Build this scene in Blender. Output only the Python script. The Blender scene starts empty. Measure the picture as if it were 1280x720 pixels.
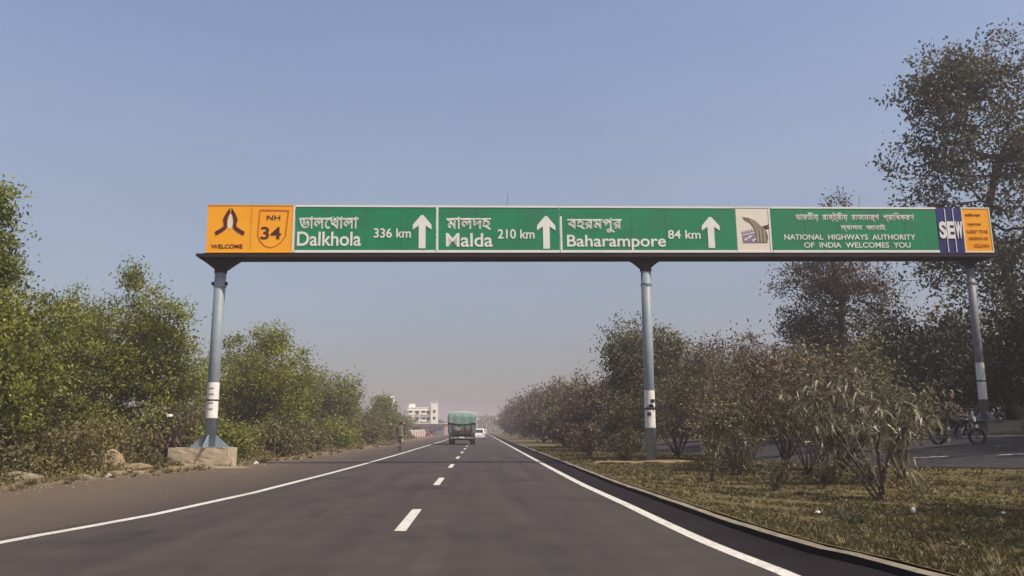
import bpy, bmesh, math, random
import numpy as np
from mathutils import Vector, Matrix, Euler
R = math.radians
SC = bpy.context.scene
COL = SC.collection
random.seed(7)
RNG = np.random.default_rng(11)

# ------------------------------------------------------------------ camera, sky, sun, exposure
cam_d = bpy.data.cameras.new('camera')
cam_d.sensor_width = 36.0
cam_d.lens = 28.125
cam_d.clip_start = 0.05
cam_d.clip_end = 6000
cam = bpy.data.objects.new('camera', cam_d)
COL.objects.link(cam)
cam.location = (0, 0, 1.35)
cam.rotation_euler = (R(90) + math.atan(.177), 0, -math.atan(40 / 1015.6))
SC.camera = cam

SUN_EL, SUN_AZ = R(53), R(90 + 30)         # azimuth clockwise from +Y (the road's direction)
w = bpy.data.worlds.new('World')
SC.world = w
w.use_nodes = True
nt = w.node_tree
bg = nt.nodes['Background']
sky = nt.nodes.new('ShaderNodeTexSky')
sky.sky_type = 'NISHITA'
sky.sun_disc = False
sky.sun_elevation = SUN_EL
sky.sun_rotation = SUN_AZ
sky.altitude = 0
sky.air_density = 1.0
sky.dust_density = 2.0
sky.ozone_density = 2.0
grade = nt.nodes.new('ShaderNodeMix')
grade.data_type = 'RGBA'
grade.blend_type = 'MULTIPLY'
grade.inputs[0].default_value = 1.0
geo = nt.nodes.new('ShaderNodeTexCoord')          # dusty air low over the land dulls and greys the sky towards the horizon, all round
sep = nt.nodes.new('ShaderNodeSeparateXYZ')
nt.links.new(geo.outputs['Generated'], sep.inputs[0])
ramp = nt.nodes.new('ShaderNodeValToRGB')
for i, (pos, colr) in enumerate([(0, (.64, .58, .585)), (.095, (.80, .69, .67)), (.31, (1.45, 1.19, 1.04)), (.47, (1.50, 1.34, 1.25)), (1.0, (1.50, 1.34, 1.25))]):
    e_ = ramp.color_ramp.elements[0] if i == 0 else (ramp.color_ramp.elements[-1] if i == 4 else ramp.color_ramp.elements.new(pos))
    e_.position = pos
    e_.color = (*[c * .66 * 1.12 for c in colr], 1)
nt.links.new(sep.outputs['Z'], ramp.inputs['Fac'])
hn = nt.nodes.new('ShaderNodeTexNoise'); hn.inputs['Scale'].default_value = 2.2; hn.inputs['Detail'].default_value = 4   # uneven high haze
hm = nt.nodes.new('ShaderNodeMapRange'); hm.inputs['From Min'].default_value = .3; hm.inputs['From Max'].default_value = .7
hm.inputs['To Min'].default_value = .955; hm.inputs['To Max'].default_value = 1.045
hs = nt.nodes.new('ShaderNodeVectorMath'); hs.operation = 'SCALE'
hmp = nt.nodes.new('ShaderNodeMapping'); hmp.inputs['Scale'].default_value = (1, 1, 3.0)
nt.links.new(geo.outputs['Generated'], hmp.inputs[0]); nt.links.new(hmp.outputs[0], hn.inputs['Vector'])
nt.links.new(hn.outputs['Fac'], hm.inputs['Value']); nt.links.new(ramp.outputs['Color'], hs.inputs[0]); nt.links.new(hm.outputs[0], hs.inputs['Scale'])
nt.links.new(hs.outputs[0], grade.inputs[7])
nt.links.new(sky.outputs[0], grade.inputs[6])
nt.links.new(grade.outputs[2], bg.inputs[0])
bg.inputs[1].default_value = 0.132

sd = bpy.data.lights.new('sun', 'SUN')
sd.energy = 3.7
sd.angle = R(0.6)
sd.color = (1.0, .88, .72)
sun = bpy.data.objects.new('sun', sd)
COL.objects.link(sun)
dv = Vector((math.sin(SUN_AZ) * math.cos(SUN_EL), math.cos(SUN_AZ) * math.cos(SUN_EL), math.sin(SUN_EL)))
sun.rotation_euler = dv.to_track_quat('Z', 'Y').to_euler()
SC.view_settings.view_transform = 'Standard'
SC.view_settings.look = 'None'
SC.view_settings.exposure = 0.47
SC.view_settings.gamma = 1.0
SC.render.engine = 'CYCLES'
SC.cycles.use_denoising = True
SC.cycles.max_bounces = 8
SC.cycles.volume_bounces = 1
SC.cycles.transparent_max_bounces = 8

# ------------------------------------------------------------------ helpers
def tag(o, label=None, cat=None, group=None, kind=None):
    if label: o['label'] = label
    if cat: o['category'] = cat
    if group: o['group'] = group
    if kind: o['kind'] = kind
    return o

def empty(name, loc, rz=0.0, label=None, cat=None, group=None):
    o = bpy.data.objects.new(name, None)
    o.empty_display_size = .2
    COL.objects.link(o)
    o.location = loc
    o.rotation_euler = (0, 0, rz)
    return tag(o, label, cat, group)

def kids(o):
    return [c for c in COL.objects if c.parent == o]

def copy_tree(o, parent=None):
    c = o.copy()
    COL.objects.link(c)
    c.parent = parent
    for ch in kids(o):
        copy_tree(ch, c)
    return c

def material(name, c1, c2=None, rough=.8, scale=3.0, detail=6, bump=0.0, bscale=None, spec=.3, metal=0.0,
             lo=.35, hi=.65, c3=None, c3scale=.4, c3lo=.5, c3hi=.7, coat=0.0):
    m = bpy.data.materials.new(name)
    m.use_nodes = True
    n, l = m.node_tree.nodes, m.node_tree.links
    b = n['Principled BSDF']
    b.inputs['Roughness'].default_value = rough
    b.inputs['Metallic'].default_value = metal
    b.inputs['Specular IOR Level'].default_value = spec
    b.inputs['Coat Weight'].default_value = coat
    b.inputs['Base Color'].default_value = (*c1, 1)
    tc = n.new('ShaderNodeTexCoord')
    if c2:
        t = n.new('ShaderNodeTexNoise')
        t.inputs['Scale'].default_value = scale
        t.inputs['Detail'].default_value = detail
        t.inputs['Roughness'].default_value = .65
        l.new(tc.outputs['Object'], t.inputs['Vector'])
        r = n.new('ShaderNodeValToRGB')
        r.color_ramp.elements[0].position = lo
        r.color_ramp.elements[1].position = hi
        r.color_ramp.elements[0].color = (*c1, 1)
        r.color_ramp.elements[1].color = (*c2, 1)
        l.new(t.outputs['Fac'], r.inputs['Fac'])
        out = r.outputs['Color']
        if c3:
            t3 = n.new('ShaderNodeTexNoise')
            t3.inputs['Scale'].default_value = c3scale
            t3.inputs['Detail'].default_value = 5
            l.new(tc.outputs['Object'], t3.inputs['Vector'])
            mr = n.new('ShaderNodeMapRange')
            mr.inputs['From Min'].default_value = c3lo
            mr.inputs['From Max'].default_value = c3hi
            l.new(t3.outputs['Fac'], mr.inputs['Value'])
            mx = n.new('ShaderNodeMix')
            mx.data_type = 'RGBA'
            l.new(mr.outputs['Result'], mx.inputs[0])
            l.new(out, mx.inputs[6])
            mx.inputs[7].default_value = (*c3, 1)
            out = mx.outputs[2]
        l.new(out, b.inputs['Base Color'])
    if bump:
        t2 = n.new('ShaderNodeTexNoise')
        t2.inputs['Scale'].default_value = bscale or scale * 4
        t2.inputs['Detail'].default_value = 6
        l.new(tc.outputs['Object'], t2.inputs['Vector'])
        bp = n.new('ShaderNodeBump')
        bp.inputs['Strength'].default_value = bump
        bp.inputs['Distance'].default_value = .03
        l.new(t2.outputs['Fac'], bp.inputs['Height'])
        l.new(bp.outputs['Normal'], b.inputs['Normal'])
    return m

def leaf_material(name, dark, light, trans=.35, rough=.55):
    m = bpy.data.materials.new(name)
    m.use_nodes = True
    n, l = m.node_tree.nodes, m.node_tree.links
    b = n['Principled BSDF']
    b.inputs['Roughness'].default_value = rough
    b.inputs['Specular IOR Level'].default_value = .35
    a = n.new('ShaderNodeAttribute')
    a.attribute_name = 'tint'
    r = n.new('ShaderNodeValToRGB')
    r.color_ramp.elements[0].color = (*dark, 1)
    r.color_ramp.elements[1].color = (*light, 1)
    l.new(a.outputs['Fac'], r.inputs['Fac'])
    l.new(r.outputs['Color'], b.inputs['Base Color'])
    tr = n.new('ShaderNodeBsdfTranslucent')
    l.new(r.outputs['Color'], tr.inputs['Color'])
    mx = n.new('ShaderNodeMixShader')
    mx.inputs[0].default_value = trans
    l.new(b.outputs[0], mx.inputs[1])
    l.new(tr.outputs[0], mx.inputs[2])
    l.new(mx.outputs[0], n['Material Output'].inputs['Surface'])
    return m

class MB:
    """collects shapes into one mesh"""
    def __init__(s):
        s.v, s.f, s.mi = [], [], []
        s.cur = 0
    def add(s, vs, fs):
        o = len(s.v)
        s.v += [tuple(p) for p in vs]
        for f in fs:
            s.f.append(tuple(o + i for i in f))
            s.mi.append(s.cur)
        return s
    def box(s, cx, cy, cz, sx, sy, sz, rz=0, taper=0.0, M=None):
        P = []
        for z, k in ((-.5, 1), (.5, 1 - taper)):
            for x, y in ((-.5, -.5), (.5, -.5), (.5, .5), (-.5, .5)):
                px, py = x * sx * k, y * sy * k
                c, q = math.cos(rz), math.sin(rz)
                p = Vector((cx + px * c - py * q, cy + px * q + py * c, cz + z * sz))
                P.append(M @ p if M else p)
        return s.add(P, [(3, 2, 1, 0), (4, 5, 6, 7), (0, 1, 5, 4), (1, 2, 6, 5), (2, 3, 7, 6), (3, 0, 4, 7)])
    def tube(s, pts, rad, n=8, caps=True):
        pts = [Vector(p) for p in pts]
        if not hasattr(rad, '__len__'): rad = [rad] * len(pts)
        up = Vector((0, 0, 1))
        rings = []
        a0 = None
        for i, p in enumerate(pts):
            d = (pts[min(i + 1, len(pts) - 1)] - pts[max(i - 1, 0)])
            if d.length < 1e-9: d = Vector((0, 0, 1))
            d.normalize()
            if a0 is None:
                a0 = d.cross(up if abs(d.z) < .9 else Vector((1, 0, 0))).normalized()
            a = (a0 - d * a0.dot(d))
            a = a.normalized() if a.length > 1e-6 else d.orthogonal().normalized()
            a0 = a
            b = d.cross(a)
            rings.append([p + (a * math.cos(t) + b * math.sin(t)) * rad[i] for t in [2 * math.pi * k / n for k in range(n)]])
        V = [q for r in rings for q in r]
        F = []
        for i in range(len(rings) - 1):
            for k in range(n):
                F.append((i * n + k, i * n + (k + 1) % n, (i + 1) * n + (k + 1) % n, (i + 1) * n + k))
        if caps:
            F.append(tuple(reversed(range(n))))
            F.append(tuple((len(rings) - 1) * n + k for k in range(n)))
        return s.add(V, F)
    def prism(s, poly, d0, d1, M=None, axis='y'):
        """poly in (a,b); extruded along the third axis"""
        def mk(a, b, d):
            p = Vector((a, d, b)) if axis == 'y' else (Vector((d, a, b)) if axis == 'x' else Vector((a, b, d)))
            return M @ p if M else p
        n = len(poly)
        V = [mk(a, b, d0) for a, b in poly] + [mk(a, b, d1) for a, b in poly]
        F = [tuple(range(n)), tuple(reversed(range(n, 2 * n)))]
        for i in range(n):
            F.append((i, i + n, (i + 1) % n + n, (i + 1) % n))
        return s.add(V, F)
    def ellipsoid(s, c, r, nu=12, nv=8, jit=0.0, rng=None, zmin=-1):
        V = []; F = []
        for j in range(nv + 1):
            ph = -math.pi / 2 + math.pi * j / nv
            for i in range(nu):
                th = 2 * math.pi * i / nu
                k = 1 + (rng.uniform(-jit, jit) if rng else 0)
                z = math.sin(ph)
                z = max(z, zmin)
                V.append((c[0] + r[0] * math.cos(ph) * math.cos(th) * k, c[1] + r[1] * math.cos(ph) * math.sin(th) * k, c[2] + r[2] * z * k))
        for j in range(nv):
            for i in range(nu):
                F.append((j * nu + i, j * nu + (i + 1) % nu, (j + 1) * nu + (i + 1) % nu, (j + 1) * nu + i))
        return s.add(V, F)
    def torus(s, c, Rr, r, axis='y', n=24, m=6):
        V = []; F = []
        for i in range(n):
            a = 2 * math.pi * i / n
            for j in range(m):
                b = 2 * math.pi * j / m
                q, h = Rr + r * math.cos(b), r * math.sin(b)
                p = (q * math.cos(a), h, q * math.sin(a)) if axis == 'y' else ((h, q * math.cos(a), q * math.sin(a)) if axis == 'x' else (q * math.cos(a), q * math.sin(a), h))
                V.append((c[0] + p[0], c[1] + p[1], c[2] + p[2]))
        for i in range(n):
            for j in range(m):
                F.append((i * m + j, i * m + (j + 1) % m, ((i + 1) % n) * m + (j + 1) % m, ((i + 1) % n) * m + j))
        return s.add(V, F)
    def build(s, name, mat, parent=None, smooth=False, bevel=0.0, M=None):
        me = bpy.data.meshes.new(name)
        V = s.v if M is None else [tuple(M @ Vector(p)) for p in s.v]
        me.from_pydata(V, [], s.f)
        mats = mat if isinstance(mat, (list, tuple)) else [mat]
        for m in mats: me.materials.append(m)
        if len(mats) > 1: me.polygons.foreach_set('material_index', s.mi)
        bm = bmesh.new(); bm.from_mesh(me)
        bmesh.ops.recalc_face_normals(bm, faces=bm.faces)
        if bevel:
            bmesh.ops.bevel(bm, geom=bm.edges[:], offset=bevel, segments=1, affect='EDGES', clamp_overlap=True)
        bm.to_mesh(me); bm.free()
        if smooth: me.polygons.foreach_set('use_smooth', [True] * len(me.polygons))
        o = bpy.data.objects.new(name, me)
        COL.objects.link(o)
        o.parent = parent
        return o

def raw_mesh(name, V, F, mat, parent=None, tint=None, k=4):
    """V (n,3), F (m,k) numpy -> object"""
    me = bpy.data.meshes.new(name)
    me.vertices.add(len(V)); me.vertices.foreach_set('co', np.asarray(V, dtype=np.float32).ravel())
    me.loops.add(len(F) * k); me.loops.foreach_set('vertex_index', np.asarray(F, dtype=np.int32).ravel())
    me.polygons.add(len(F))
    me.polygons.foreach_set('loop_start', np.arange(0, len(F) * k, k, dtype=np.int32))
    me.update(calc_edges=True)
    if tint is not None:
        at = me.attributes.new('tint', 'FLOAT', 'FACE')
        at.data.foreach_set('value', np.asarray(tint, dtype=np.float32))
    me.materials.append(mat)
    o = bpy.data.objects.new(name, me)
    COL.objects.link(o)
    o.parent = parent
    return o

def leaf_arrays(C, length, width, rng, droop=0.0, axis_bias=None, flat=.6):
    n = len(C)
    ax = rng.normal(size=(n, 3))
    if axis_bias is not None: ax = ax * .8 + axis_bias
    ax[:, 2] -= droop
    ax /= np.linalg.norm(ax, axis=1, keepdims=True)
    q = rng.normal(size=(n, 3)); q[:, 2] += flat
    sd_ = np.cross(ax, q); sd_ /= np.linalg.norm(sd_, axis=1, keepdims=True) + 1e-9
    ln = (length * rng.uniform(.65, 1.25, n))[:, None]
    wd = (width * rng.uniform(.7, 1.2, n))[:, None]
    nm = np.cross(ax, sd_)
    a = C - ax * ln * .5
    b = C + sd_ * wd * .5 + nm * wd * .12 - ax * ln * .08
    c = C + ax * ln * .5 - np.array([0, 0, 1]) * ln * .12
    d = C - sd_ * wd * .5 + nm * wd * .12 - ax * ln * .08
    V = np.stack([a, b, c, d], 1).reshape(-1, 3)
    F = np.arange(n * 4).reshape(-1, 4)
    return V, F

# ------------------------------------------------------------------ materials
M = {}
def road_material(name, base, light, stain):
    m = material(name, base, light, rough=.82, scale=1.1, bump=.35, bscale=90, spec=(.08 if base[0] < .02 else .25), c3=stain, c3scale=.35, c3lo=.56, c3hi=.72)
    n, l = m.node_tree.nodes, m.node_tree.links
    b = n['Principled BSDF']
    src = b.inputs['Base Color'].links[0].from_socket
    tc = [x for x in n if x.type == 'TEX_COORD'][0]
    # long faint wheel tracks and streaks running with the traffic
    mp = n.new('ShaderNodeMapping'); mp.inputs['Scale'].default_value = (1.7, .06, 1)
    l.new(tc.outputs['Object'], mp.inputs['Vector'])
    t = n.new('ShaderNodeTexNoise'); t.inputs['Scale'].default_value = 1.0; t.inputs['Detail'].default_value = 4
    l.new(mp.outputs[0], t.inputs['Vector'])
    mr = n.new('ShaderNodeMapRange'); mr.inputs['From Min'].default_value = .35; mr.inputs['From Max'].default_value = .7
    mr.inputs['To Min'].default_value = .84; mr.inputs['To Max'].default_value = 1.16
    l.new(t.outputs['Fac'], mr.inputs['Value'])
    g = n.new('ShaderNodeTexNoise'); g.inputs['Scale'].default_value = 60; g.inputs['Detail'].default_value = 3
    l.new(tc.outputs['Object'], g.inputs['Vector'])
    mg = n.new('ShaderNodeMapRange'); mg.inputs['To Min'].default_value = .5; mg.inputs['To Max'].default_value = 1.5
    l.new(g.outputs['Fac'], mg.inputs['Value'])
    mu = n.new('ShaderNodeMath'); mu.operation = 'MULTIPLY'
    l.new(mr.outputs[0], mu.inputs[0]); l.new(mg.outputs[0], mu.inputs[1])
    # hairline cracks
    cv = n.new('ShaderNodeTexVoronoi'); cv.feature = 'DISTANCE_TO_EDGE'; cv.inputs['Scale'].default_value = .42
    wn = n.new('ShaderNodeTexNoise'); wn.inputs['Scale'].default_value = 2.5; wn.inputs['Detail'].default_value = 5
    l.new(tc.outputs['Object'], wn.inputs['Vector'])
    wa = n.new('ShaderNodeMix'); wa.data_type = 'VECTOR'; wa.inputs[0].default_value = .35
    l.new(tc.outputs['Object'], wa.inputs[4]); l.new(wn.outputs['Color'], wa.inputs[5])
    l.new(wa.outputs[1], cv.inputs['Vector'])
    mc = n.new('ShaderNodeMapRange'); mc.inputs['From Min'].default_value = 0; mc.inputs['From Max'].default_value = .012
    mc.inputs['To Min'].default_value = .86; mc.inputs['To Max'].default_value = 1.0
    l.new(cv.outputs['Distance'], mc.inputs['Value'])
    # dark worn patches stretched along the lane
    mp2 = n.new('ShaderNodeMapping'); mp2.inputs['Scale'].default_value = (.55, .16, 1); mp2.inputs['Location'].default_value = (3.1, 1.7, 0)
    l.new(tc.outputs['Object'], mp2.inputs['Vector'])
    t5 = n.new('ShaderNodeTexNoise'); t5.inputs['Scale'].default_value = 1.6; t5.inputs['Detail'].default_value = 7; t5.inputs['Roughness'].default_value = .6
    l.new(mp2.outputs[0], t5.inputs['Vector'])
    m5 = n.new('ShaderNodeMapRange'); m5.inputs['From Min'].default_value = .56; m5.inputs['From Max'].default_value = .66
    m5.inputs['To Min'].default_value = 1.0; m5.inputs['To Max'].default_value = .78
    l.new(t5.outputs['Fac'], m5.inputs['Value'])
    mu2 = n.new('ShaderNodeMath'); mu2.operation = 'MULTIPLY'; l.new(mc.outputs[0], mu2.inputs[0]); l.new(m5.outputs[0], mu2.inputs[1])
    mu3 = n.new('ShaderNodeMath'); mu3.operation = 'MULTIPLY'; l.new(mu.outputs[0], mu3.inputs[0]); l.new(mu2.outputs[0], mu3.inputs[1])
    mu = mu3
    vm = n.new('ShaderNodeVectorMath'); vm.operation = 'SCALE'
    l.new(src, vm.inputs[0]); l.new(mu.outputs[0], vm.inputs['Scale'])
    l.new(vm.outputs[0], b.inputs['Base Color'])
    return m
M['asphalt'] = road_material('asphalt', (.046, .038, .034), (.058, .048, .043), (.032, .027, .025))
M['asphalt_dark_kerb_shade'] = road_material('asphalt_dark_kerb_shade', (.013, .010, .011), (.018, .014, .015), (.010, .008, .009))
M['asphalt_side'] = road_material('asphalt_side', (.034, .029, .033), (.044, .038, .041), (.028, .024, .025))
M['paint'] = material('road_paint', (.58, .56, .51), (.16, .145, .13), rough=.7, scale=14, detail=9, lo=.5, hi=.72, bump=.1, bscale=70, c3=(.42, .39, .34), c3scale=1.5)
M['kerb'] = material('kerb_concrete', (.27, .23, .17), (.15, .13, .10), rough=.9, scale=3, bump=.3)
M['concrete'] = material('footing_concrete', (.48, .40, .29), (.34, .28, .2), rough=.9, scale=2.5, bump=.4, c3=(.2, .15, .1), c3scale=1.2, c3lo=.58, c3hi=.75)
M['concrete_dull'] = material('mossy_concrete', (.27, .27, .20), (.19, .19, .14), rough=.9, scale=2.5, bump=.4)
M['steel'] = material('painted_steel', (.24, .29, .33), (.19, .23, .26), rough=.5, scale=1.4, spec=.4, bump=.05, c3=(.2, .2, .18), c3scale=2.2, c3lo=.64, c3hi=.78)
M['steel_dark'] = material('grey_steel', (.20, .20, .235), (.15, .15, .17), rough=.5, scale=1.4, spec=.4)
M['beam'] = material('rusty_brown_steel', (.02, .012, .010), (.014, .010, .009), rough=.75, scale=2, bump=.15)
M['green'] = material('sign_green', (.005, .20, .075), (.010, .235, .10), rough=.38, scale=.8, spec=.4, c3=(.018, .19, .09), c3scale=.9, c3lo=.5, c3hi=.62)
M['white_sheet'] = material('sign_white', (.80, .80, .74), (.74, .73, .68), rough=.35, scale=1.5, spec=.4)
M['cream'] = material('sign_cream', (.80, .73, .60), (.74, .68, .56), rough=.4, scale=1.1, spec=.4)
M['orange'] = material('sign_orange', (.95, .42, .008), (.92, .36, .006), rough=.35, scale=.7, spec=.4)
M['maroon'] = material('sign_maroon', (.075, .012, .008), (.09, .02, .012), rough=.5)
M['orange_dark'] = material('sign_orange_line', (.60, .16, .01), (.5, .14, .01), rough=.5)
M['joint'] = material('sheet_joint', (.03, .10, .06), rough=.6)
M['navy'] = material('sign_navy', (.02, .028, .16), (.025, .035, .13), rough=.4)
M['olive'] = material('emblem_olive', (.16, .13, .06), (.2, .16, .08), rough=.5)
M['olive_pale'] = material('emblem_grey', (.42, .38, .3), (.38, .34, .27), rough=.5)
M['violet'] = material('emblem_violet', (.22, .17, .30), (.28, .22, .36), rough=.5)
M['paper'] = material('poster_paper', (.78, .76, .72), (.66, .63, .6), rough=.8, scale=7)
M['black'] = material('black_rubber', (.015, .015, .016), (.022, .021, .02), rough=.7)
M['bark'] = material('bark', (.09, .065, .045), (.14, .11, .08), rough=.95, scale=6, bump=.6)
M['bark_pale'] = material('pale_bark', (.22, .18, .14), (.3, .26, .2), rough=.95, scale=6, bump=.5)
M['lf_left'] = leaf_material('leaf_bright', (.05, .068, .012), (.34, .36, .06), .35)
M['lf_left2'] = leaf_material('leaf_olive', (.075, .082, .014), (.36, .38, .06), .35)
M['lf_far'] = leaf_material('leaf_far_green', (.08, .10, .02), (.31, .32, .07), .4)
M['lf_scrub'] = leaf_material('leaf_scrub', (.055, .052, .018), (.26, .22, .075), .3)
M['lf_brown'] = leaf_material('leaf_dusty_brown', (.048, .036, .025), (.23, .165, .10), .25)
M['lf_dull'] = leaf_material('leaf_dusty_green', (.05, .052, .024), (.24, .22, .10), .25)
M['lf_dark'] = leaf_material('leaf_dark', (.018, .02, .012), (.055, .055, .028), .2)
M['lf_tall'] = leaf_material('leaf_tall_tree', (.04, .043, .024), (.17, .155, .085), .25)
M['lf_pale'] = leaf_material('leaf_long_pale', (.28, .265, .18), (.42, .39, .28), .3, .35)
M['lf_long'] = leaf_material('leaf_long_dusty', (.05, .05, .028), (.20, .18, .11), .3, .4)
M['grass'] = leaf_material('grass_blade', (.09, .076, .028), (.14, .118, .045), .3)
M['rock'] = material('pale_rock', (.26, .21, .14), (.16, .13, .09), rough=.95, scale=3, bump=.7, bscale=9)
M['soil'] = material('sandy_soil', (.30, .235, .145), (.2, .155, .095), rough=.95, scale=2.5, bump=.7, bscale=9)
M['straw_soil'] = material('straw_soil', (.24, .18, .09), (.15, .115, .055), rough=.95, scale=4, bump=.8, bscale=12)
M['plastic_white'] = material('white_plastic', (.72, .72, .70), (.6, .6, .6), rough=.5, scale=8)

# ------------------------------------------------------------------ ground shape
def gz(x, y):
    """height of the land: flat under the road, raised median, climbing towards the right"""
    if x < 3.2: return 0.0
    f = 1.0 if y < 45 else max(.25, 1 - (y - 45) / 50)
    return max(.09, min(1.3, .14 * (x - 11.5)) * f)

def strip(name, left, right, mat, z, n=1, label=None, kind='structure', parent=None, follow=False):
    """sheet between two polylines of (x, y) with the same number of points"""
    V = []; F = []
    m = n + 1
    for (a, b) in zip(left, right):
        for k in range(m):
            x = a[0] + (b[0] - a[0]) * k / n; y = a[1] + (b[1] - a[1]) * k / n
            V.append((x, y, (gz(x, y) if follow else 0) + z))
    for i in range(len(left) - 1):
        for k in range(n):
            F.append((i * m + k, i * m + k + 1, (i + 1) * m + k + 1, (i + 1) * m + k))
    mb = MB().add(V, F)
    o = mb.build(name, mat, parent)
    if kind: o['kind'] = kind
    return o

def interp(tbl, y):
    tbl = sorted(tbl, key=lambda t: t[1])
    ys = [t[1] for t in tbl]; xs = [t[0] for t in tbl]
    return float(np.interp(y, ys, xs))

# ground sheet
def ground_material():
    m = bpy.data.materials.new('earth_and_dry_grass'); m.use_nodes = True
    n, l = m.node_tree.nodes, m.node_tree.links
    b = n['Principled BSDF']; b.inputs['Roughness'].default_value = .95; b.inputs['Specular IOR Level'].default_value = .1
    tc = n.new('ShaderNodeTexCoord')
    sx = n.new('ShaderNodeSeparateXYZ'); l.new(tc.outputs['Object'], sx.inputs[0])
    t = n.new('ShaderNodeTexNoise'); t.inputs['Scale'].default_value = .55; t.inputs['Detail'].default_value = 8; t.inputs['Roughness'].default_value = .7
    l.new(tc.outputs['Object'], t.inputs['Vector'])
    t2 = n.new('ShaderNodeTexNoise'); t2.inputs['Scale'].default_value = 7; t2.inputs['Detail'].default_value = 8
    l.new(tc.outputs['Object'], t2.inputs['Vector'])
    r1 = n.new('ShaderNodeValToRGB')     # earth
    r1.color_ramp.elements[0].color = (.12, .09, .055, 1); r1.color_ramp.elements[1].color = (.19, .145, .09, 1)
    r1.color_ramp.elements[0].position = .35; r1.color_ramp.elements[1].position = .65
    l.new(t2.outputs['Fac'], r1.inputs['Fac'])
    r2 = n.new('ShaderNodeValToRGB')     # dry grass
    r2.color_ramp.elements[0].color = (.06, .055, .022, 1); r2.color_ramp.elements[1].color = (.15, .12, .055, 1)
    r2.color_ramp.elements[0].position = .3; r2.color_ramp.elements[1].position = .7
    l.new(t2.outputs['Fac'], r2.inputs['Fac'])
    # x + noise decides earth or grass
    mt = n.new('ShaderNodeMath'); mt.operation = 'MULTIPLY_ADD'; mt.inputs[1].default_value = 5.0
    l.new(t.outputs['Fac'], mt.inputs[0]); l.new(sx.outputs['X'], mt.inputs[2])
    mr = n.new('ShaderNodeMapRange'); mr.inputs['From Min'].default_value = -10.4; mr.inputs['From Max'].default_value = -7.9
    l.new(mt.outputs[0], mr.inputs['Value'])
    mr2 = n.new('ShaderNodeMapRange'); mr2.inputs['From Min'].default_value = 2.0; mr2.inputs['From Max'].default_value = 0.0
    l.new(sx.outputs['X'], mr2.inputs['Value'])
    mm = n.new('ShaderNodeMath'); mm.operation = 'MULTIPLY'; l.new(mr.outputs[0], mm.inputs[0]); l.new(mr2.outputs[0], mm.inputs[1])
    mx = n.new('ShaderNodeMix'); mx.data_type = 'RGBA'
    l.new(mm.outputs[0], mx.inputs[0]); l.new(r2.outputs[0], mx.inputs[6]); l.new(r1.outputs[0], mx.inputs[7])
    l.new(mx.outputs[2], b.inputs['Base Color'])
    bp = n.new('ShaderNodeBump'); bp.inputs['Strength'].default_value = .7; bp.inputs['Distance'].default_value = .06
    l.new(t2.outputs['Fac'], bp.inputs['Height']); l.new(bp.outputs[0], b.inputs['Normal'])
    return m
M['ground'] = ground_material()

xs = [-1200, -400, -150, -60, -30, -20, -14, -10, -4, 0, 7.4, 8, 10, 11.5, 12.2, 14, 16, 18, 20.8, 24, 30, 60, 150, 400, 1200]
ys = [-60, -20, 0, 5, 10, 15, 20, 25, 30, 35, 40, 45, 55, 65, 75, 82.5, 90, 120, 200, 400, 1200]
V = [(x, y, gz(x, y) - .012 if x > 7.5 else -.03) for y in ys for x in xs]
F = [(j * len(xs) + i, j * len(xs) + i + 1, (j + 1) * len(xs) + i + 1, (j + 1) * len(xs) + i) for j in range(len(ys) - 1) for i in range(len(xs) - 1)]
g = MB().add(V, F).build('ground', M['ground']); tag(g, kind='structure')

# left carriageway (the one we drive on)
YR = [-20, 0, 8, 12, 16, 20, 26, 32, 40, 50, 70, 100, 160, 300, 700, 1150]
LX = [(-6.7, -20), (-6.3, 4), (-5.82, 10.35), (-5.27, 13.2), (-4.9, 18), (-4.66, 27), (-4.6, 32), (-4.5, 44), (-4.45, 72), (-4.45, 1150)]   # left edge line
RX = [(3.05, -20), (3.0, 5), (2.91, 7.9), (2.77, 9.7), (2.72, 11.5), (2.68, 15), (2.55, 20.6), (2.52, 30), (2.52, 1150)]                 # right edge line
KX = [(4.4, -20), (4.2, 4), (4.08, 6.5), (3.92, 8), (3.66, 9.2), (3.54, 11), (3.48, 13), (3.42, 16), (3.33, 20), (3.33, 30), (3.33, 1150)]     # kerb
YR2 = [-20, -5, 4, 5.5, 6.5, 7.2, 8, 8.6, 9.2, 10, 11, 12, 13.5, 15, 16.5, 18, 20, 22, 24, 26, 29, 32, 36, 40, 46, 52, 60, 72, 90, 130, 300, 700, 1150]
L = lambda d: [(interp(LX, y) + d, y) for y in YR2]
Rr = lambda d: [(interp(RX, y) + d, y) for y in YR2]
K = lambda d: [(interp(KX, y) + d, y) for y in YR2]
road = strip('road', L(-.35), Rr(.12), M['asphalt'], 0.0)
dark = strip('road_margin', Rr(.12), K(-.02), M['asphalt_dark_kerb_shade'], 0.0)
strip('edge_line', L(-.09), L(.09), M['paint'], .005, parent=road, kind=None)
strip('edge_line', Rr(-.09), Rr(.09), M['paint'], .005, parent=road, kind=None)
y0 = 11.25
while y0 < 420:
    x0 = -1.07
    o = strip('lane_dash', [(x0 - .08, y0), (x0 - .08, y0 + 3.0)], [(x0 + .08, y0), (x0 + .08, y0 + 3.0)], M['paint'], .005, parent=road, kind=None)
    y0 += 9.1

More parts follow.
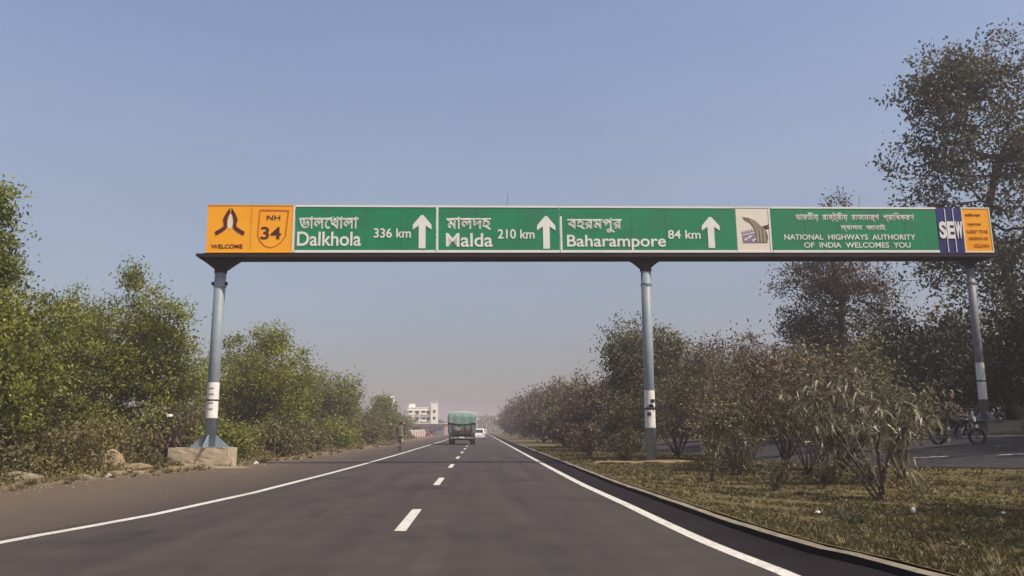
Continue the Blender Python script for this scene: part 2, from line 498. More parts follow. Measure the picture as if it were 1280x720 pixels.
def shoulder_material():
    m = bpy.data.materials.new('dusty_shoulder'); m.use_nodes = True
    n, l = m.node_tree.nodes, m.node_tree.links
    b = n['Principled BSDF']; b.inputs['Roughness'].default_value = .92; b.inputs['Specular IOR Level'].default_value = .15
    tc = n.new('ShaderNodeTexCoord')
    sx = n.new('ShaderNodeSeparateXYZ'); l.new(tc.outputs['Object'], sx.inputs[0])
    mp = n.new('ShaderNodeMapping'); mp.inputs['Scale'].default_value = (1, .25, 1); l.new(tc.outputs['Object'], mp.inputs[0])
    t = n.new('ShaderNodeTexNoise'); t.inputs['Scale'].default_value = .8; t.inputs['Detail'].default_value = 8
    l.new(mp.outputs[0], t.inputs['Vector'])
    t2 = n.new('ShaderNodeTexNoise'); t2.inputs['Scale'].default_value = 14; t2.inputs['Detail'].default_value = 8
    l.new(tc.outputs['Object'], t2.inputs['Vector'])
    mt = n.new('ShaderNodeMath'); mt.operation = 'MULTIPLY_ADD'; mt.inputs[1].default_value = 3.5
    l.new(t.outputs['Fac'], mt.inputs[0]); l.new(sx.outputs['X'], mt.inputs[2])
    mr = n.new('ShaderNodeMapRange'); mr.inputs['From Min'].default_value = -3.4; mr.inputs['From Max'].default_value = -7.0
    l.new(mt.outputs[0], mr.inputs['Value'])
    r1 = n.new('ShaderNodeValToRGB')
    r1.color_ramp.elements[0].color = (.052, .042, .037, 1); r1.color_ramp.elements[1].color = (.068, .056, .049, 1)
    r2 = n.new('ShaderNodeValToRGB')
    r2.color_ramp.elements[0].color = (.088, .068, .049, 1); r2.color_ramp.elements[1].color = (.125, .096, .068, 1)
    for r in (r1, r2):
        r.color_ramp.elements[0].position = .3; r.color_ramp.elements[1].position = .7
        l.new(t2.outputs['Fac'], r.inputs['Fac'])
    mx = n.new('ShaderNodeMix'); mx.data_type = 'RGBA'
    l.new(mr.outputs[0], mx.inputs[0]); l.new(r1.outputs[0], mx.inputs[6]); l.new(r2.outputs[0], mx.inputs[7])
    l.new(mx.outputs[2], b.inputs['Base Color'])
    bp = n.new('ShaderNodeBump'); bp.inputs['Strength'].default_value = .4; bp.inputs['Distance'].default_value = .02
    l.new(t2.outputs['Fac'], bp.inputs['Height']); l.new(bp.outputs[0], b.inputs['Normal'])
    return m
M['shoulder'] = shoulder_material()
rs = random.Random(3)
SO = [(-11.6, -20), (-11.5, 10), (-10.9, 20), (-10.2, 26), (-9.0, 31), (-8.6, 40), (-8.6, 60), (-8.2, 1150)]
strip('shoulder', [(interp(SO, y) + rs.uniform(-.25, .25), y) for y in YR2], L(-.35), M['shoulder'], -.006, n=4)

# kerb: long low concrete edge, a real step
kb = MB()
ky = [4 + .5 * i for i in range(90)] + [50, 56, 64, 75, 90, 130, 300, 1150]
ky = [-20, -5] + ky
jit = [(rs.uniform(-.008, .008), rs.uniform(-.01, .006), rs.uniform(-.012, .012)) for _ in ky]
def ksec(i):
    y = ky[i]; x = interp(KX, y); a, b, c = jit[i]
    return [(x + a, y, -.02), (x + .02 + a, y, .07 + b), (x + .125 + c, y, .085 + b), (x + .15 + c, y, .02)]
for i in range(len(ky) - 1):
    q = ksec(i) + ksec(i + 1)
    kb.cur = 1; kb.add(q, [(0, 1, 5, 4)])  # road-side face: its shade painted in with the near-black asphalt colour
    kb.cur = 0; kb.add(q, [(1, 2, 6, 5), (2, 3, 7, 6)])
kb.build('kerb', [M['kerb'], M['asphalt_dark_kerb_shade']]).__setitem__('kind', 'structure')

# right carriageway, climbing and swinging away to the right as it comes nearer
RL = [(10.6, 1150), (10.6, 80), (10.9, 50), (11.4, 38), (11.9, 31), (12.8, 25.5), (13.9, 21), (15.4, 15), (17.2, 9), (21, 0), (26, -9)]
YQ = [-9, 0, 4.5, 9, 12, 15, 18, 21, 23, 25.5, 28, 31, 34, 38, 44, 50, 60, 80, 120, 300, 1150]
def RLo(d): return [(interp(RL, y) + d * (1 if y > 40 else 1.05), y + (0 if y > 40 else d * .28)) for y in YQ]
side = strip('side_road', RLo(0), RLo(6.9), M['asphalt_side'], .02, n=10, follow=True)
strip('edge_line', RLo(6.45), RLo(6.57), M['paint'], .028, parent=side, kind=None, follow=True)
for (xa, ya, xb, yb) in [(14.35, 26.5, 14.95, 25.5), (15.55, 23.9, 16.35, 22.6), (13.4, 30.3, 13.8, 29.2), (17.1, 21.0, 18.1, 19.6)]:
    strip('lane_dash', [(xa - .07, ya), (xb - .07, yb)], [(xa + .07, ya), (xb + .07, yb)], M['paint'], .034, parent=side, kind=None, follow=True)

# median lawn
def lawn_material():
    m = material('dry_lawn', (.085, .07, .03), (.125, .102, .045), rough=.95, scale=5, detail=9, bump=.8, bscale=22, spec=.1, c3=(.10, .07, .042), c3scale=.42, c3lo=.52, c3hi=.68, lo=.3, hi=.7)
    return m
M['lawn'] = lawn_material()
strip('median_lawn', K(.16)[1:], [(max(interp(RL, y) - .05, k[0] + .5) if y > -9 else 20, y) for k, y in zip(K(.16)[1:], YR2[1:])], M['lawn'], .004, n=16, follow=True)

# ------------------------------------------------------------------ grass
def grass_patch(name, n, xr, yr, hgt, mat, seed, zf=gz, keep=None, dens=1.0):
    rng = np.random.default_rng(seed)
    y = yr[0] * (yr[1] / yr[0]) ** (rng.random(n) ** dens)
    if callable(xr):
        lo, hi = np.array([xr(v) for v in y]).T
    else:
        lo, hi = xr
    x = lo + (hi - lo) * rng.random(n)
    # patchiness
    ptc = np.sin(x * 2.1 + np.sin(y * 1.3) * 2) * np.sin(y * 1.7 + np.cos(x * 1.1) * 2) + .5 * np.sin(x * 5.3 + y * 3.1)
    k = ptc + rng.normal(0, .6, n) > -.35
    x, y, ptc = x[k], y[k], ptc[k]
    n = len(x)
    z = np.array([zf(a, b) for a, b in zip(x, y)]) 
    h = hgt * rng.uniform(.4, 1.3, n) * (1 + .35 * np.clip(ptc, -1, 1)) * (1 + y / 60)
    a = rng.random(n) * 2 * np.pi
    wd = .012 * (1 + y / 10) * rng.uniform(.6, 1.4, n)
    B = np.stack([x, y, z], 1)
    s = np.stack([np.cos(a), np.sin(a), 0 * a], 1) * wd[:, None]
    t = B + np.stack([rng.normal(0, .5, n) * h, rng.normal(0, .5, n) * h, h], 1)
    V = np.stack([B - s, B + s, t], 1).reshape(-1, 3)
    return raw_mesh(name, V, np.arange(n * 3).reshape(-1, 3), mat, None, rng.random(n) * .6 + .2 + .2 * np.clip(ptc, -1, 1), k=3)
o = grass_patch('median_grass', 90000, lambda v: (interp(KX, v) + .2, min(interp(RL, v) - .1, max(6.5, v * .75))), (5.5, 60), .035, M['grass'], 5)
tag(o, 'short patchy dry grass covering the raised median beside the kerb', 'grass', kind='stuff')

def tufts():
    rng = np.random.default_rng(91)
    V = []; T_ = []
    cs = []
    for _ in range(170):
        y = 6 * (45 / 6) ** rng.random(); x = interp(KX, y) + .3 + rng.random() * min(7, y * .55)
        cs.append((x, y, rng.uniform(.06, .16)))
    for _ in range(160):
        y = 14 * (90 / 14) ** rng.random(); x = interp(SO_, y) + rng.normal(-.3, .45)
        cs.append((x, y, rng.uniform(.08, .22)))
    for x, y, h in cs:
        z = gz(x, y)
        for q in range(rng.integers(25, 60)):
            a = rng.uniform(0, 6.28); rr_ = rng.uniform(0, h * .8)
            b = np.array([x + rr_ * math.cos(a), y + rr_ * math.sin(a), z])
            s_ = np.array([math.sin(a), -math.cos(a), 0]) * .004 * (1 + y / 12)
            t = b + np.array([math.cos(a) * h * .6, math.sin(a) * h * .6, h]) * rng.uniform(.5, 1.2)
            V += [b - s_, b + s_, t]; T_.append(rng.random())
    return raw_mesh('dry_tufts', np.array(V), np.arange(len(V)).reshape(-1, 3), M['straw'], None, T_, k=3)
def gravel():
    rng = np.random.default_rng(92)
    V = []; F = []
    for _ in range(2200):
        y = 9 * (70 / 9) ** rng.random(); x = interp(SO_, y) + abs(rng.normal(0, .9)) - .9
        s_ = rng.uniform(.008, .03) * (1 + y / 30)
        o_ = len(V); a = rng.uniform(0, 6.28)
        for k in range(4): V.append((x + s_ * math.cos(a + k * 1.57) * rng.uniform(.6, 1.2), y + s_ * math.sin(a + k * 1.57) * rng.uniform(.6, 1.2), -.005))
        V.append((x, y, s_ * rng.uniform(.5, .9)))
        F += [(o_, o_ + 1, o_ + 4), (o_ + 1, o_ + 2, o_ + 4), (o_ + 2, o_ + 3, o_ + 4), (o_ + 3, o_, o_ + 4)]
    return raw_mesh('gravel', np.array(V), np.array(F), M['gravel'], None, None, k=3)
M['gravel'] = material('gravel_stone', (.20, .155, .10), (.12, .095, .065), rough=.95, scale=3)
M['straw'] = leaf_material('straw', (.12, .10, .035), (.30, .24, .11), .3)
SO_ = SO
tag(tufts(), 'dry straw coloured tufts scattered over the median and the left verge', 'grass', kind='stuff')
tag(gravel(), 'loose gravel along the outer edge of the left shoulder', 'gravel', kind='stuff')

# ------------------------------------------------------------------ trees and shrubs
def crown_points(ell, n, rng, hole=.0, shell=.55):
    P = []
    vol = np.array([e[3] * e[4] * e[5] for e in ell]); vol = vol ** .7; vol = vol / vol.sum()
    ph = rng.uniform(0, 6, 3)
    while len(P) < n:
        e = ell[rng.choice(len(ell), p=vol)]
        v = rng.normal(size=3); v /= np.linalg.norm(v)
        r = (shell + (1 - shell) * rng.random()) if rng.random() < .7 else rng.random() ** .4 * shell
        r *= 1 + .14 * math.sin(3 * v[0] + ph[0]) + .12 * math.sin(5 * v[2] + 4 * v[1] + ph[1])
        p = np.array(e[:3]) + v * r * np.array(e[3:])
        if hole and (math.sin(p[0] * 1.7 + ph[0]) + math.sin(p[1] * 1.5 + ph[1]) + math.sin(p[2] * 1.9 + ph[2])) < -3 + hole * 3: continue
        P.append(p)
    return np.array(P)

def skeleton(base, top, clumps, r0, rng, nseg=5, stems=None):
    """trunk nodes then each clump hooked to a nearby lower node; returns nodes, parents, radii"""
    nodes = [np.array(base, float)]; par = [-1]
    b, t = np.array(base, float), np.array(top, float)
    for i in range(1, nseg + 1):
        f = i / nseg
        nodes.append(b + (t - b) * f + rng.normal(0, .035 * (t[2] - b[2]), 3) * np.array([1, 1, 0]) * (f < 1))
        par.append(len(nodes) - 2)
    first = max(1, int(nseg * .35))
    order = np.argsort(np.linalg.norm((clumps - t) * np.array([1, 1, .8]), axis=1))
    for k in order:
        c = clumps[k]
        N = np.array(nodes[first:])
        d = np.linalg.norm(N - c, axis=1) + np.clip(N[:, 2] - c[2] + .1, 0, None) * 1.6
        j = int(np.argmin(d)) + first
        mid = (nodes[j] + c) * .5 + rng.normal(0, .09, 3) * np.linalg.norm(c - nodes[j])
        mid[2] -= .04 * np.linalg.norm(c - nodes[j])
        nodes.append(mid); par.append(j)
        nodes.append(c); par.append(len(nodes) - 2)
    cnt = np.ones(len(nodes))
    for i in range(len(nodes) - 1, 0, -1): cnt[par[i]] += cnt[i]
    rad = r0 * np.sqrt(cnt / cnt[0])
    return nodes, par, rad

def branch_mesh(nodes, par, rad, rmin=.012, mb=None):
    mb = mb or MB()
    for i in range(1, len(nodes)):
        j = par[i]
        r1, r2 = max(rad[i] if rad[j] > rad[i] * 1.6 and j > 0 else rad[j], rmin), max(rad[i], rmin)
        mb.tube([nodes[j], nodes[i]], [min(r1, r2 * 1.35), r2], n=7 if r2 > .07 else (5 if r2 > .03 else 3), caps=False)
    return mb

def tree(name, label, cat, loc, ell, n_clumps, per, llen, lwid, cr, lmat, seed, r0=.16, bark='bark', group=None, hole=0.25, top=None, droop=.3, kind=None, rmin=.012, trunk_h=.5, shell=.5):
    rng = np.random.default_rng(seed)
    root = empty(name, loc, 0, label, cat, group)
    ell = [tuple(e) for e in ell]
    C = crown_points(ell, n_clumps, rng, hole, shell)
    C[:, 2] = np.maximum(C[:, 2], .15)
    if top is None:
        top = (ell[0][0], ell[0][1], ell[0][2] + ell[0][5] * .1)
    nd, pr, rd = skeleton((0, 0, -.1), top, C, r0, rng)
    branch_mesh(nd, pr, rd, rmin).build('trunk', M[bark], root, smooth=True)
    rep = rng.poisson(per, n_clumps) + 3
    ctr = np.repeat(C, rep, 0)
    n = len(ctr)
    cs = np.repeat(cr * rng.uniform(.6, 1.35, n_clumps), rep)[:, None]
    off = rng.normal(size=(n, 3)) * cs * np.array([1, 1, .75])
    P = ctr + off
    P[:, 2] = np.maximum(P[:, 2], .05)
    V, F = leaf_arrays(P, llen, lwid, rng, droop)
    tint = np.clip(np.repeat(rng.normal(.42, .18, n_clumps), rep) + rng.normal(0, .16, n), 0, 1)
    raw_mesh('crown', V, F, M[lmat], root, tint)
    return root

T = tree
# --- left side, near to far
T('tree', 'tall leafy tree at the left edge with a thin sunlit top above the bushes', 'tree', (-14.0, 24.6, 0),
  [(-1.2, 0, 4.0, 2.2, 2.6, 2.2), (-.3, -.5, 2.6, 1.7, 1.8, 1.9), (-.9, 0, 6.4, .8, .9, 1.0), (-1.0, 0, 8.1, .55, .6, .9)], 480, 85, .155, .075, .25, 'lf_left', 21, r0=.2, hole=.35)
T('tree', 'broad sunlit olive green tree just left of the left gantry post', 'tree', (-14.9, 33.5, 0),
  [(0, 0, 4.2, 2.8, 2.8, 2.5), (1.7, 0, 5.3, 1.5, 1.6, 1.9), (-1.6, 0, 5.2, 1.5, 1.6, 1.8), (2.2, -1, 3.0, 1.4, 1.5, 2.4), (-2.0, -1, 2.6, 1.8, 1.5, 2.2), (.4, 0, 7.3, .7, .7, .9), (0, -1.5, 2.0, 2.4, 1.2, 1.6)], 560, 80, .16, .07, .26, 'lf_left2', 22, r0=.2, hole=.3)
T('tree', 'rounded green tree directly right of the left gantry post', 'tree', (-13.4, 50.0, 0),
  [(0, 0, 4.4, 3.0, 3.0, 3.2), (1.3, 0, 3.4, 1.9, 2.4, 2.7), (-1.6, 0, 3.2, 2.0, 2.4, 2.7), (.2, 0, 6.9, 1.3, 1.3, 1.3)], 420, 75, .18, .085, .31, 'lf_left2', 23, r0=.2)
T('tree', 'smaller green tree beyond the rounded one, tapering towards the horizon', 'tree', (-13.0, 74.0, 0),
  [(0, 0, 3.6, 2.4, 2.6, 2.6), (.8, 0, 4.9, 1.6, 1.6, 1.6), (-2, 0, 3.6, 2.2, 2.2, 2.6)], 170, 70, .24, .12, .45, 'lf_far', 24, r0=.16)
T('tree', 'farthest dull green tree of the left row, beside the white water tank', 'tree', (-13.6, 108.0, 0),
  [(0, 0, 3.4, 2.2, 2.6, 2.2), (.7, 0, 4.6, 1.5, 1.6, 1.3), (1.6, 0, 2.4, 1.6, 1.6, 1.6)], 120, 60, .32, .16, .5, 'lf_far', 25, r0=.15)
T('tree', 'large green tree filling the gap behind the left edge tree', 'tree', (-22.5, 36.0, 0),
  [(0, 0, 3.9, 3.8, 3, 3.1), (3.2, 0, 3.6, 2.4, 3, 3.0), (-2, 0, 4.3, 3, 2, 2.4)], 200, 85, .22, .10, .5, 'lf_left', 26, r0=.22)
T('tree', 'green tree standing behind the gap between the olive tree and the rounded tree', 'tree', (-18.4, 60.0, 0),
  [(0, 0, 4.0, 3.4, 3, 3.4), (3.0, 0, 3.2, 2.6, 2.2, 2.6), (-3, 0, 4.4, 2.8, 2, 2.8)], 180, 75, .26, .12, .5, 'lf_far', 27, r0=.2)
T('tree', 'far green tree behind the tapering left tree, close to the brick hut', 'tree', (-17.8, 96.0, 0),
  [(0, 0, 3.6, 3.2, 3, 2.8), (-3, 0, 4.6, 3, 2, 3.0)], 130, 65, .32, .15, .55, 'lf_far', 28, r0=.18)

# --- right side: tall trees beyond the side road
T('tree', 'very tall airy tree at the right edge rising far above the sign gantry', 'tree', (26.2, 39.0, 1.25),
  [(-.2, 0, 18.0, 4.3, 3.6, 3.6), (-2.0, 0, 14.0, 3.2, 3.0, 4.2), (2.4, 0, 14.4, 3.4, 3, 4.8), (1.2, 0, 8.4, 3.6, 3, 3.8), (-2.0, .5, 18.0, 1.8, 2, 2.4), (-2.4, 0, 9.2, 2.6, 2, 3.0)], 980, 19, .235, .145, .38, 'lf_tall', 31, r0=.22, bark='bark', hole=.55, top=(.6, 0, 13.5), shell=.45)
T('tree', 'slender sparse brown tree whose tip shows above the green sign board', 'tree', (20.8, 46.5, 1.1),
  [(-.3, 0, 8.9, 3.6, 2.6, 2.6), (0, 0, 11.6, 1.5, 1.5, 1.7), (2.4, 0, 7.6, 2.2, 2, 2.0), (-1.2, 0, 6.2, 2.8, 2, 1.8), (.6, 0, 13.4, 1.1, .9, 1.3)], 520, 32, .19, .10, .34, 'lf_brown', 32, r0=.2, hole=.5, top=(.2, 0, 10.5))
T('tree', 'dense dark tree low behind the right gantry post', 'tree', (24.6, 36.2, 1.2),
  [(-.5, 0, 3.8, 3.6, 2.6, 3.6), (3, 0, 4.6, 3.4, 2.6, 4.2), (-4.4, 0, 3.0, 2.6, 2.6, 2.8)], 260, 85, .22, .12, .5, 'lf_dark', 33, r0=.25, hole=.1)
T('tree', 'dark dusty tree behind the long-leaved bush, left of the right gantry post', 'tree', (20.3, 49.5, .9),
  [(0, 0, 3.2, 3.4, 2.6, 3.2), (-3.2, 0, 2.9, 2.6, 2.2, 3.0), (2.6, 0, 3.6, 2.4, 2, 3.2)], 240, 80, .22, .12, .48, 'lf_dull', 34, r0=.22, hole=.15)
T('tree', 'dusty olive tree right of the centre gantry post with a pale ragged top', 'tree', (18.4, 60.0, .3),
  [(0, 0, 5.0, 3.2, 3, 3.2), (-3.4, 0, 4.4, 2.8, 2.4, 3.4), (3, 0, 4.6, 3, 2.4, 3.4), (0, 0, 2.2, 4.4, 2.4, 2.4)], 250, 75, .25, .13, .5, 'lf_brown', 35, r0=.2)
T('tree', 'olive brown tree directly behind the centre gantry post', 'tree', (9.0, 46.0, .1),
  [(0, 0, 4.8, 2.0, 2, 2.5), (.4, 0, 3.0, 2.3, 2, 2.5), (1.5, 0, 5.2, 1.5, 1.5, 1.7), (-.9, 0, 5.6, 1.1, 1.1, 1.5)], 210, 80, .20, .10, .40, 'lf_dull', 36, r0=.17)
T('tree', 'low brown tree on the median left of the centre gantry post', 'tree', (8.0, 55.0, .1),
  [(0, 0, 2.6, 2.2, 2.4, 2.2), (-.9, 0, 1.9, 1.8, 2, 1.8), (.8, 0, 3.4, 1.4, 1.5, 1.2)], 150, 75, .22, .11, .42, 'lf_brown', 37, r0=.14)
T('tree', 'hazy rounded brown tree at the middle of the median row', 'tree', (8.8, 76.0, .1),
  [(0, 0, 3.3, 2.6, 3, 2.8), (-1.2, 0, 2.6, 2.0, 2.4, 2.3), (1.2, 0, 4.2, 1.9, 2, 1.6)], 150, 65, .28, .14, .5, 'lf_dull', 38, r0=.16)
T('tree', 'farther hazy brown tree near the end of the median row', 'tree', (8.8, 105.0, .1),
  [(0, 0, 3.8, 2.9, 3.4, 3.2), (-1.8, 0, 3.0, 2.2, 2.6, 2.7), (2, 0, 4.8, 2.4, 2, 2.0)], 140, 55, .36, .18, .6, 'lf_brown', 39, r0=.18)
T('tree', 'hazy tree closing the median row just before the vanishing point', 'tree', (9.0, 150.0, .1),
  [(0, 0, 4.4, 3.2, 4, 3.6), (-2.2, 0, 3.2, 2.4, 3, 2.9), (2.5, 0, 5.6, 3, 2, 2.6)], 130, 50, .5, .25, .75, 'lf_brown', 40, r0=.2)
T('tree', 'faint smallest tree at the far end of the median row', 'tree', (8.6, 230.0, .1),
  [(0, 0, 4.2, 3.8, 6, 3.6), (3.5, 0, 5.6, 3.4, 4, 3.6)], 100, 45, .8, .4, 1.0, 'lf_brown', 41, r0=.25)
T('tree', 'broad roadside tree beyond the side road, just outside the right edge, shading it', 'tree', (25.5, 21.5, 1.2),
  [(0, 0, 8.2, 4.6, 4.2, 3.2), (-1.8, 2, 6.5, 3.4, 3.2, 2.6), (2, 4, 8.5, 3.5, 3.5, 3.0)], 300, 70, .24, .13, .5, 'lf_dull', 42, r0=.3, hole=.1)
T('tree', 'second broad roadside tree outside the right edge, nearer the camera', 'tree', (24.5, 13.0, 1.2),
  [(0, 0, 8.8, 4.6, 4.2, 3.4), (-2.6, 1, 7.0, 3.6, 3.6, 2.8)], 260, 70, .24, .13, .5, 'lf_dull', 43, r0=.3, hole=.1)
T('tree', 'third broad roadside tree by the side road, level with the right gantry post', 'tree', (27.5, 28.5, 1.2),
  [(0, 0, 8.6, 4.0, 4.2, 3.6), (-1.5, 1, 6.2, 3.0, 3.2, 2.8)], 260, 70, .24, .13, .5, 'lf_dull', 44, r0=.3, hole=.1)
T('tree', 'tree standing in the median just outside the right edge, its shade on the lawn', 'tree', (11.6, 7.0, .1),
  [(0, 0, 5.6, 2.6, 3.0, 2.0), (.5, 2.6, 5.2, 2.2, 2.2, 1.8)], 150, 60, .2, .1, .45, 'lf_dull', 45, r0=.18, hole=.3)

# trees of the far rows (repeats)
protoL = [o for o in COL.objects if o.name == 'tree.004'][0] if 'tree.004' in COL.objects else None
far_src = T('tree', 'small far green tree low on the left horizon behind the pink wall', 'tree', (-20, 185, 0),
            [(0, 0, 3.2, 3.2, 3.2, 2.4), (2.5, 0, 2.8, 2.2, 2.2, 1.9)], 70, 40, .55, .28, .6, 'lf_far', 51, r0=.16, group='far trees on the left horizon')
spots = [(-27, 150, 1.2, 'far green tree left of the white apartment block'),
         (-34, 200, 1.5, 'far tree just left of the apartment block, taller than its neighbours'),
         (-30, 300, 1.1, 'tiny far tree in front of the foot of the apartment block'),
         (-16, 330, 1.0, 'tiny far tree right of the apartment block, near the green truck')]
for (x, y, s, lb) in spots:
    c = copy_tree(far_src); c.location = (x, y, 0); c.scale = (s, s, s); c.rotation_euler.z = x * .7; c['label'] = lb
hz = T('tree', 'hazy tall tree in the row beyond the side road, nearest of that far row', 'tree', (22, 78, .3),
       [(0, 0, 5.2, 4.2, 4, 4.0), (3, 0, 4.0, 3, 3, 3.2), (-3, 0, 3.6, 3, 3, 3.2)], 130, 60, .42, .2, .75, 'lf_brown', 52, r0=.25, group='hazy trees beyond the side road')
for (x, y, s, lb) in [(24, 100, 1.1, 'hazy tree second in the far row beyond the side road'), (20, 125, 1.0, 'hazy tree third in the far row beyond the side road'),
                      (21, 160, 1.1, 'hazy tree fourth in the far row, mostly hidden by the median trees'), (18, 210, 1.2, 'hazy tree at the tail of the far row by the horizon'),
                      (32, 66, 1.1, 'tall dim tree behind the dark trees right of the gantry'), (38, 60, 1.2, 'dim tree at the right edge behind the tallest tree')]:
    c = copy_tree(hz); c.location = (x, y, .3); c.scale = (s, s, s); c.rotation_euler.z = y * .37; c['label'] = lb

# --- shrubs with stems and long leaves on the median
def shrub(name, label, loc, h, spread, nst, nl, lmat, seed, llen=.11, lwid=.022, bark='bark', lean=(0, 0), group=None, fl=.12, cat='shrub', low=.35, solo=0, droop=.5, zc=0.0):
    rng = np.random.default_rng(seed)
    root = empty(name, loc, 0, label, cat, group)
    mb = MB(); tips = []
    for s in range(nst):
        a = rng.uniform(0, 2 * np.pi); r = spread * math.sqrt(rng.random())
        tip = np.array([math.cos(a) * r + lean[0] * h, math.sin(a) * r + lean[1] * h, h * rng.uniform(.6, 1.0) * (1 - .25 * r / max(spread, .01))])
        mid = tip * np.array([.45, .45, .52]) + rng.normal(0, .05 * h, 3)
        b0 = np.array([rng.normal(0, .05), rng.normal(0, .05), -.03])
        mb.tube([b0, mid, tip], [.007 * h + .006, .005 * h + .004, .004], n=5, caps=False)
        for q in range(4):
            f = rng.uniform(.3, .95)
            p = mid * (1 - f) + tip * f if f > .5 else b0 * (1 - 2 * f) + mid * 2 * f
            e = p + rng.normal(0, .16 * spread + .04 * h, 3) + np.array([0, 0, .07 * h])
            e[2] = max(e[2], .05)
            mb.tube([p, e], [.006, .003], n=3, caps=False)
            tips.append((p, e))
        tips.append((mid, tip))
    mb.build('stems', M[bark], root)
    idx = rng.integers(0, len(tips), nl)
    f = rng.uniform(low, 1.05, nl)[:, None]
    A = np.array([tips[i][0] for i in idx]); B = np.array([tips[i][1] for i in idx])
    P = A * (1 - f) + B * f + rng.normal(0, fl * spread, (nl, 3))
    P[:, 2] = np.maximum(P[:, 2], .04)
    if zc:
        kp = P[:, 2] > zc * rng.uniform(.75, 1.35, nl)
        P, A, B = P[kp], A[kp], B[kp]; nl = len(P)
    V, F = leaf_arrays(P, llen, lwid, rng, droop, axis_bias=(B - A) / (np.linalg.norm(B - A, axis=1, keepdims=True) + .01) * .9)
    raw_mesh('foliage', V, F, M[lmat], root, np.clip(rng.normal(.4, .24, nl), 0, 1))
    if solo:   # large single leaves that can be told apart, sharing one curved blade
        bl = MB()
        pts = [(0, 0, 0), (.25, .5, -.01), (.55, .42, -.06), (1, 0, -.22)]
        bl.add([(0, 0, 0), (.22, .5, .0), (.22, 0, -.03), (.22, -.5, 0), (.6, .42, -.08), (.6, 0, -.11), (.6, -.42, -.08), (1, 0, -.26)],
               [(0, 2, 1), (0, 3, 2), (1, 2, 5, 4), (2, 3, 6, 5), (4, 5, 7), (5, 6, 7)])
        src = bl.build('leaf', M['lf_pale'], root)
        ln = llen * 1.5
        for k in range(solo):
            o = src if k == 0 else src.copy()
            if k: COL.objects.link(o)
            p0, p1 = tips[rng.integers(0, len(tips))]
            ff = rng.uniform(.45, 1.05)
            pp = p0 * (1 - ff) + p1 * ff + rng.normal(0, .03, 3)
            pp[2] = max(pp[2], .2)
            o.location = pp
            o.rotation_euler = (rng.uniform(-.5, .5), rng.uniform(.1, 1.2), rng.uniform(0, 6.28))
            o.scale = (ln * rng.uniform(.7, 1.25), lwid * 1.7, ln * 1.3)
            o.parent = root
    return root
shrub('shrub', 'large bush with long pale drooping leaves on bare leaning stems, right of the lawn centre', (7.35, 14.8, .1), 3.0, 1.0, 6, 850, 'lf_long', 61, .22, .03, zc=0.85, lean=(-.10, 0), solo=280, fl=.14, low=.5, bark='bark')
shrub('shrub', 'second long-leaved bush just behind and left of the large pale one', (8.2, 19.0, .1), 2.7, 1.4, 8, 1700, 'lf_long', 62, .22, .034, zc=0.75, fl=.14, low=.5, solo=110)
shrub('shrub', 'long-leaved bush behind the large pale one, reaching towards the motorcycle', (9.3, 19.0, .12), 2.7, 1.2, 8, 1700, 'lf_long', 63, .24, .036, zc=0.95, fl=.14, low=.5, solo=140)
shrub('shrub', 'tall brown twiggy bush standing between the centre post and the pale bush', (10.4, 27.5, .1), 4.6, 1.9, 13, 4200, 'lf_brown', 64, .17, .06, zc=1.0, fl=.14, low=.1)
shrub('shrub', 'brown twiggy bush with a pale stem, left of the tall twiggy bush', (8.6, 27.0, .1), 3.5, 1.5, 11, 2600, 'lf_brown', 65, .14, .05, zc=0.9, bark='bark_pale', low=.1)
shrub('shrub', 'reddish brown bush close behind the long-leaved bushes', (10.9, 24.5, .1), 4.4, 1.9, 12, 4000, 'lf_dull', 66, .17, .06, zc=1.05, fl=.14, low=.1)
shrub('shrub', 'brown thorny bush just right of the centre gantry post', (8.8, 36.0, .1), 4.2, 1.9, 13, 4200, 'lf_brown', 67, .15, .06, zc=0.95, fl=.15, low=.05)
shrub('shrub', 'dense dull bush at the foot of the centre gantry post, on its left', (6.2, 35.0, .1), 2.9, 1.15, 20, 3200, 'lf_dull', 68, .14, .06, fl=.15, low=0)
shrub('shrub', 'low green bush at the base of the centre gantry post', (5.9, 32.6, .1), 1.4, .7, 14, 1200, 'lf_dull', 69, .12, .05, low=0)
shrub('shrub', 'small leafy bush on the lawn left of the large pale bush', (6.17, 16.9, .1), .8, .5, 9, 380, 'lf_long', 70, .11, .024, low=.1)
shrub('shrub', 'small clump of upright leaves on the lawn, second left of the pale bush', (7.4, 17.4, .1), .75, .4, 9, 420, 'lf_long', 71, .11, .024, low=.1)
shrub('shrub', 'thin upright sapling on the lawn between kerb and centre bushes', (5.75, 20.1, .1), 1.3, .45, 9, 380, 'lf_dull', 72, .12, .03, low=.1)
shrub('shrub', 'low spreading sprig near the kerb, in front of the large pale bush', (5.05, 11.1, .1), .2, .32, 9, 170, 'lf_long', 73, .07, .02, low=0)
shrub('shrub', 'brown bush beside the kerb well before the centre gantry post', (5.2, 38.5, .1), 1.8, 1.0, 16, 1700, 'lf_brown', 74, .15, .05, low=0)
shrub('shrub', 'young bush on the lawn between the sapling and the pale bush', (7.2, 22.5, .1), 1.5, .7, 12, 900, 'lf_long', 75, .14, .03, low=.1)
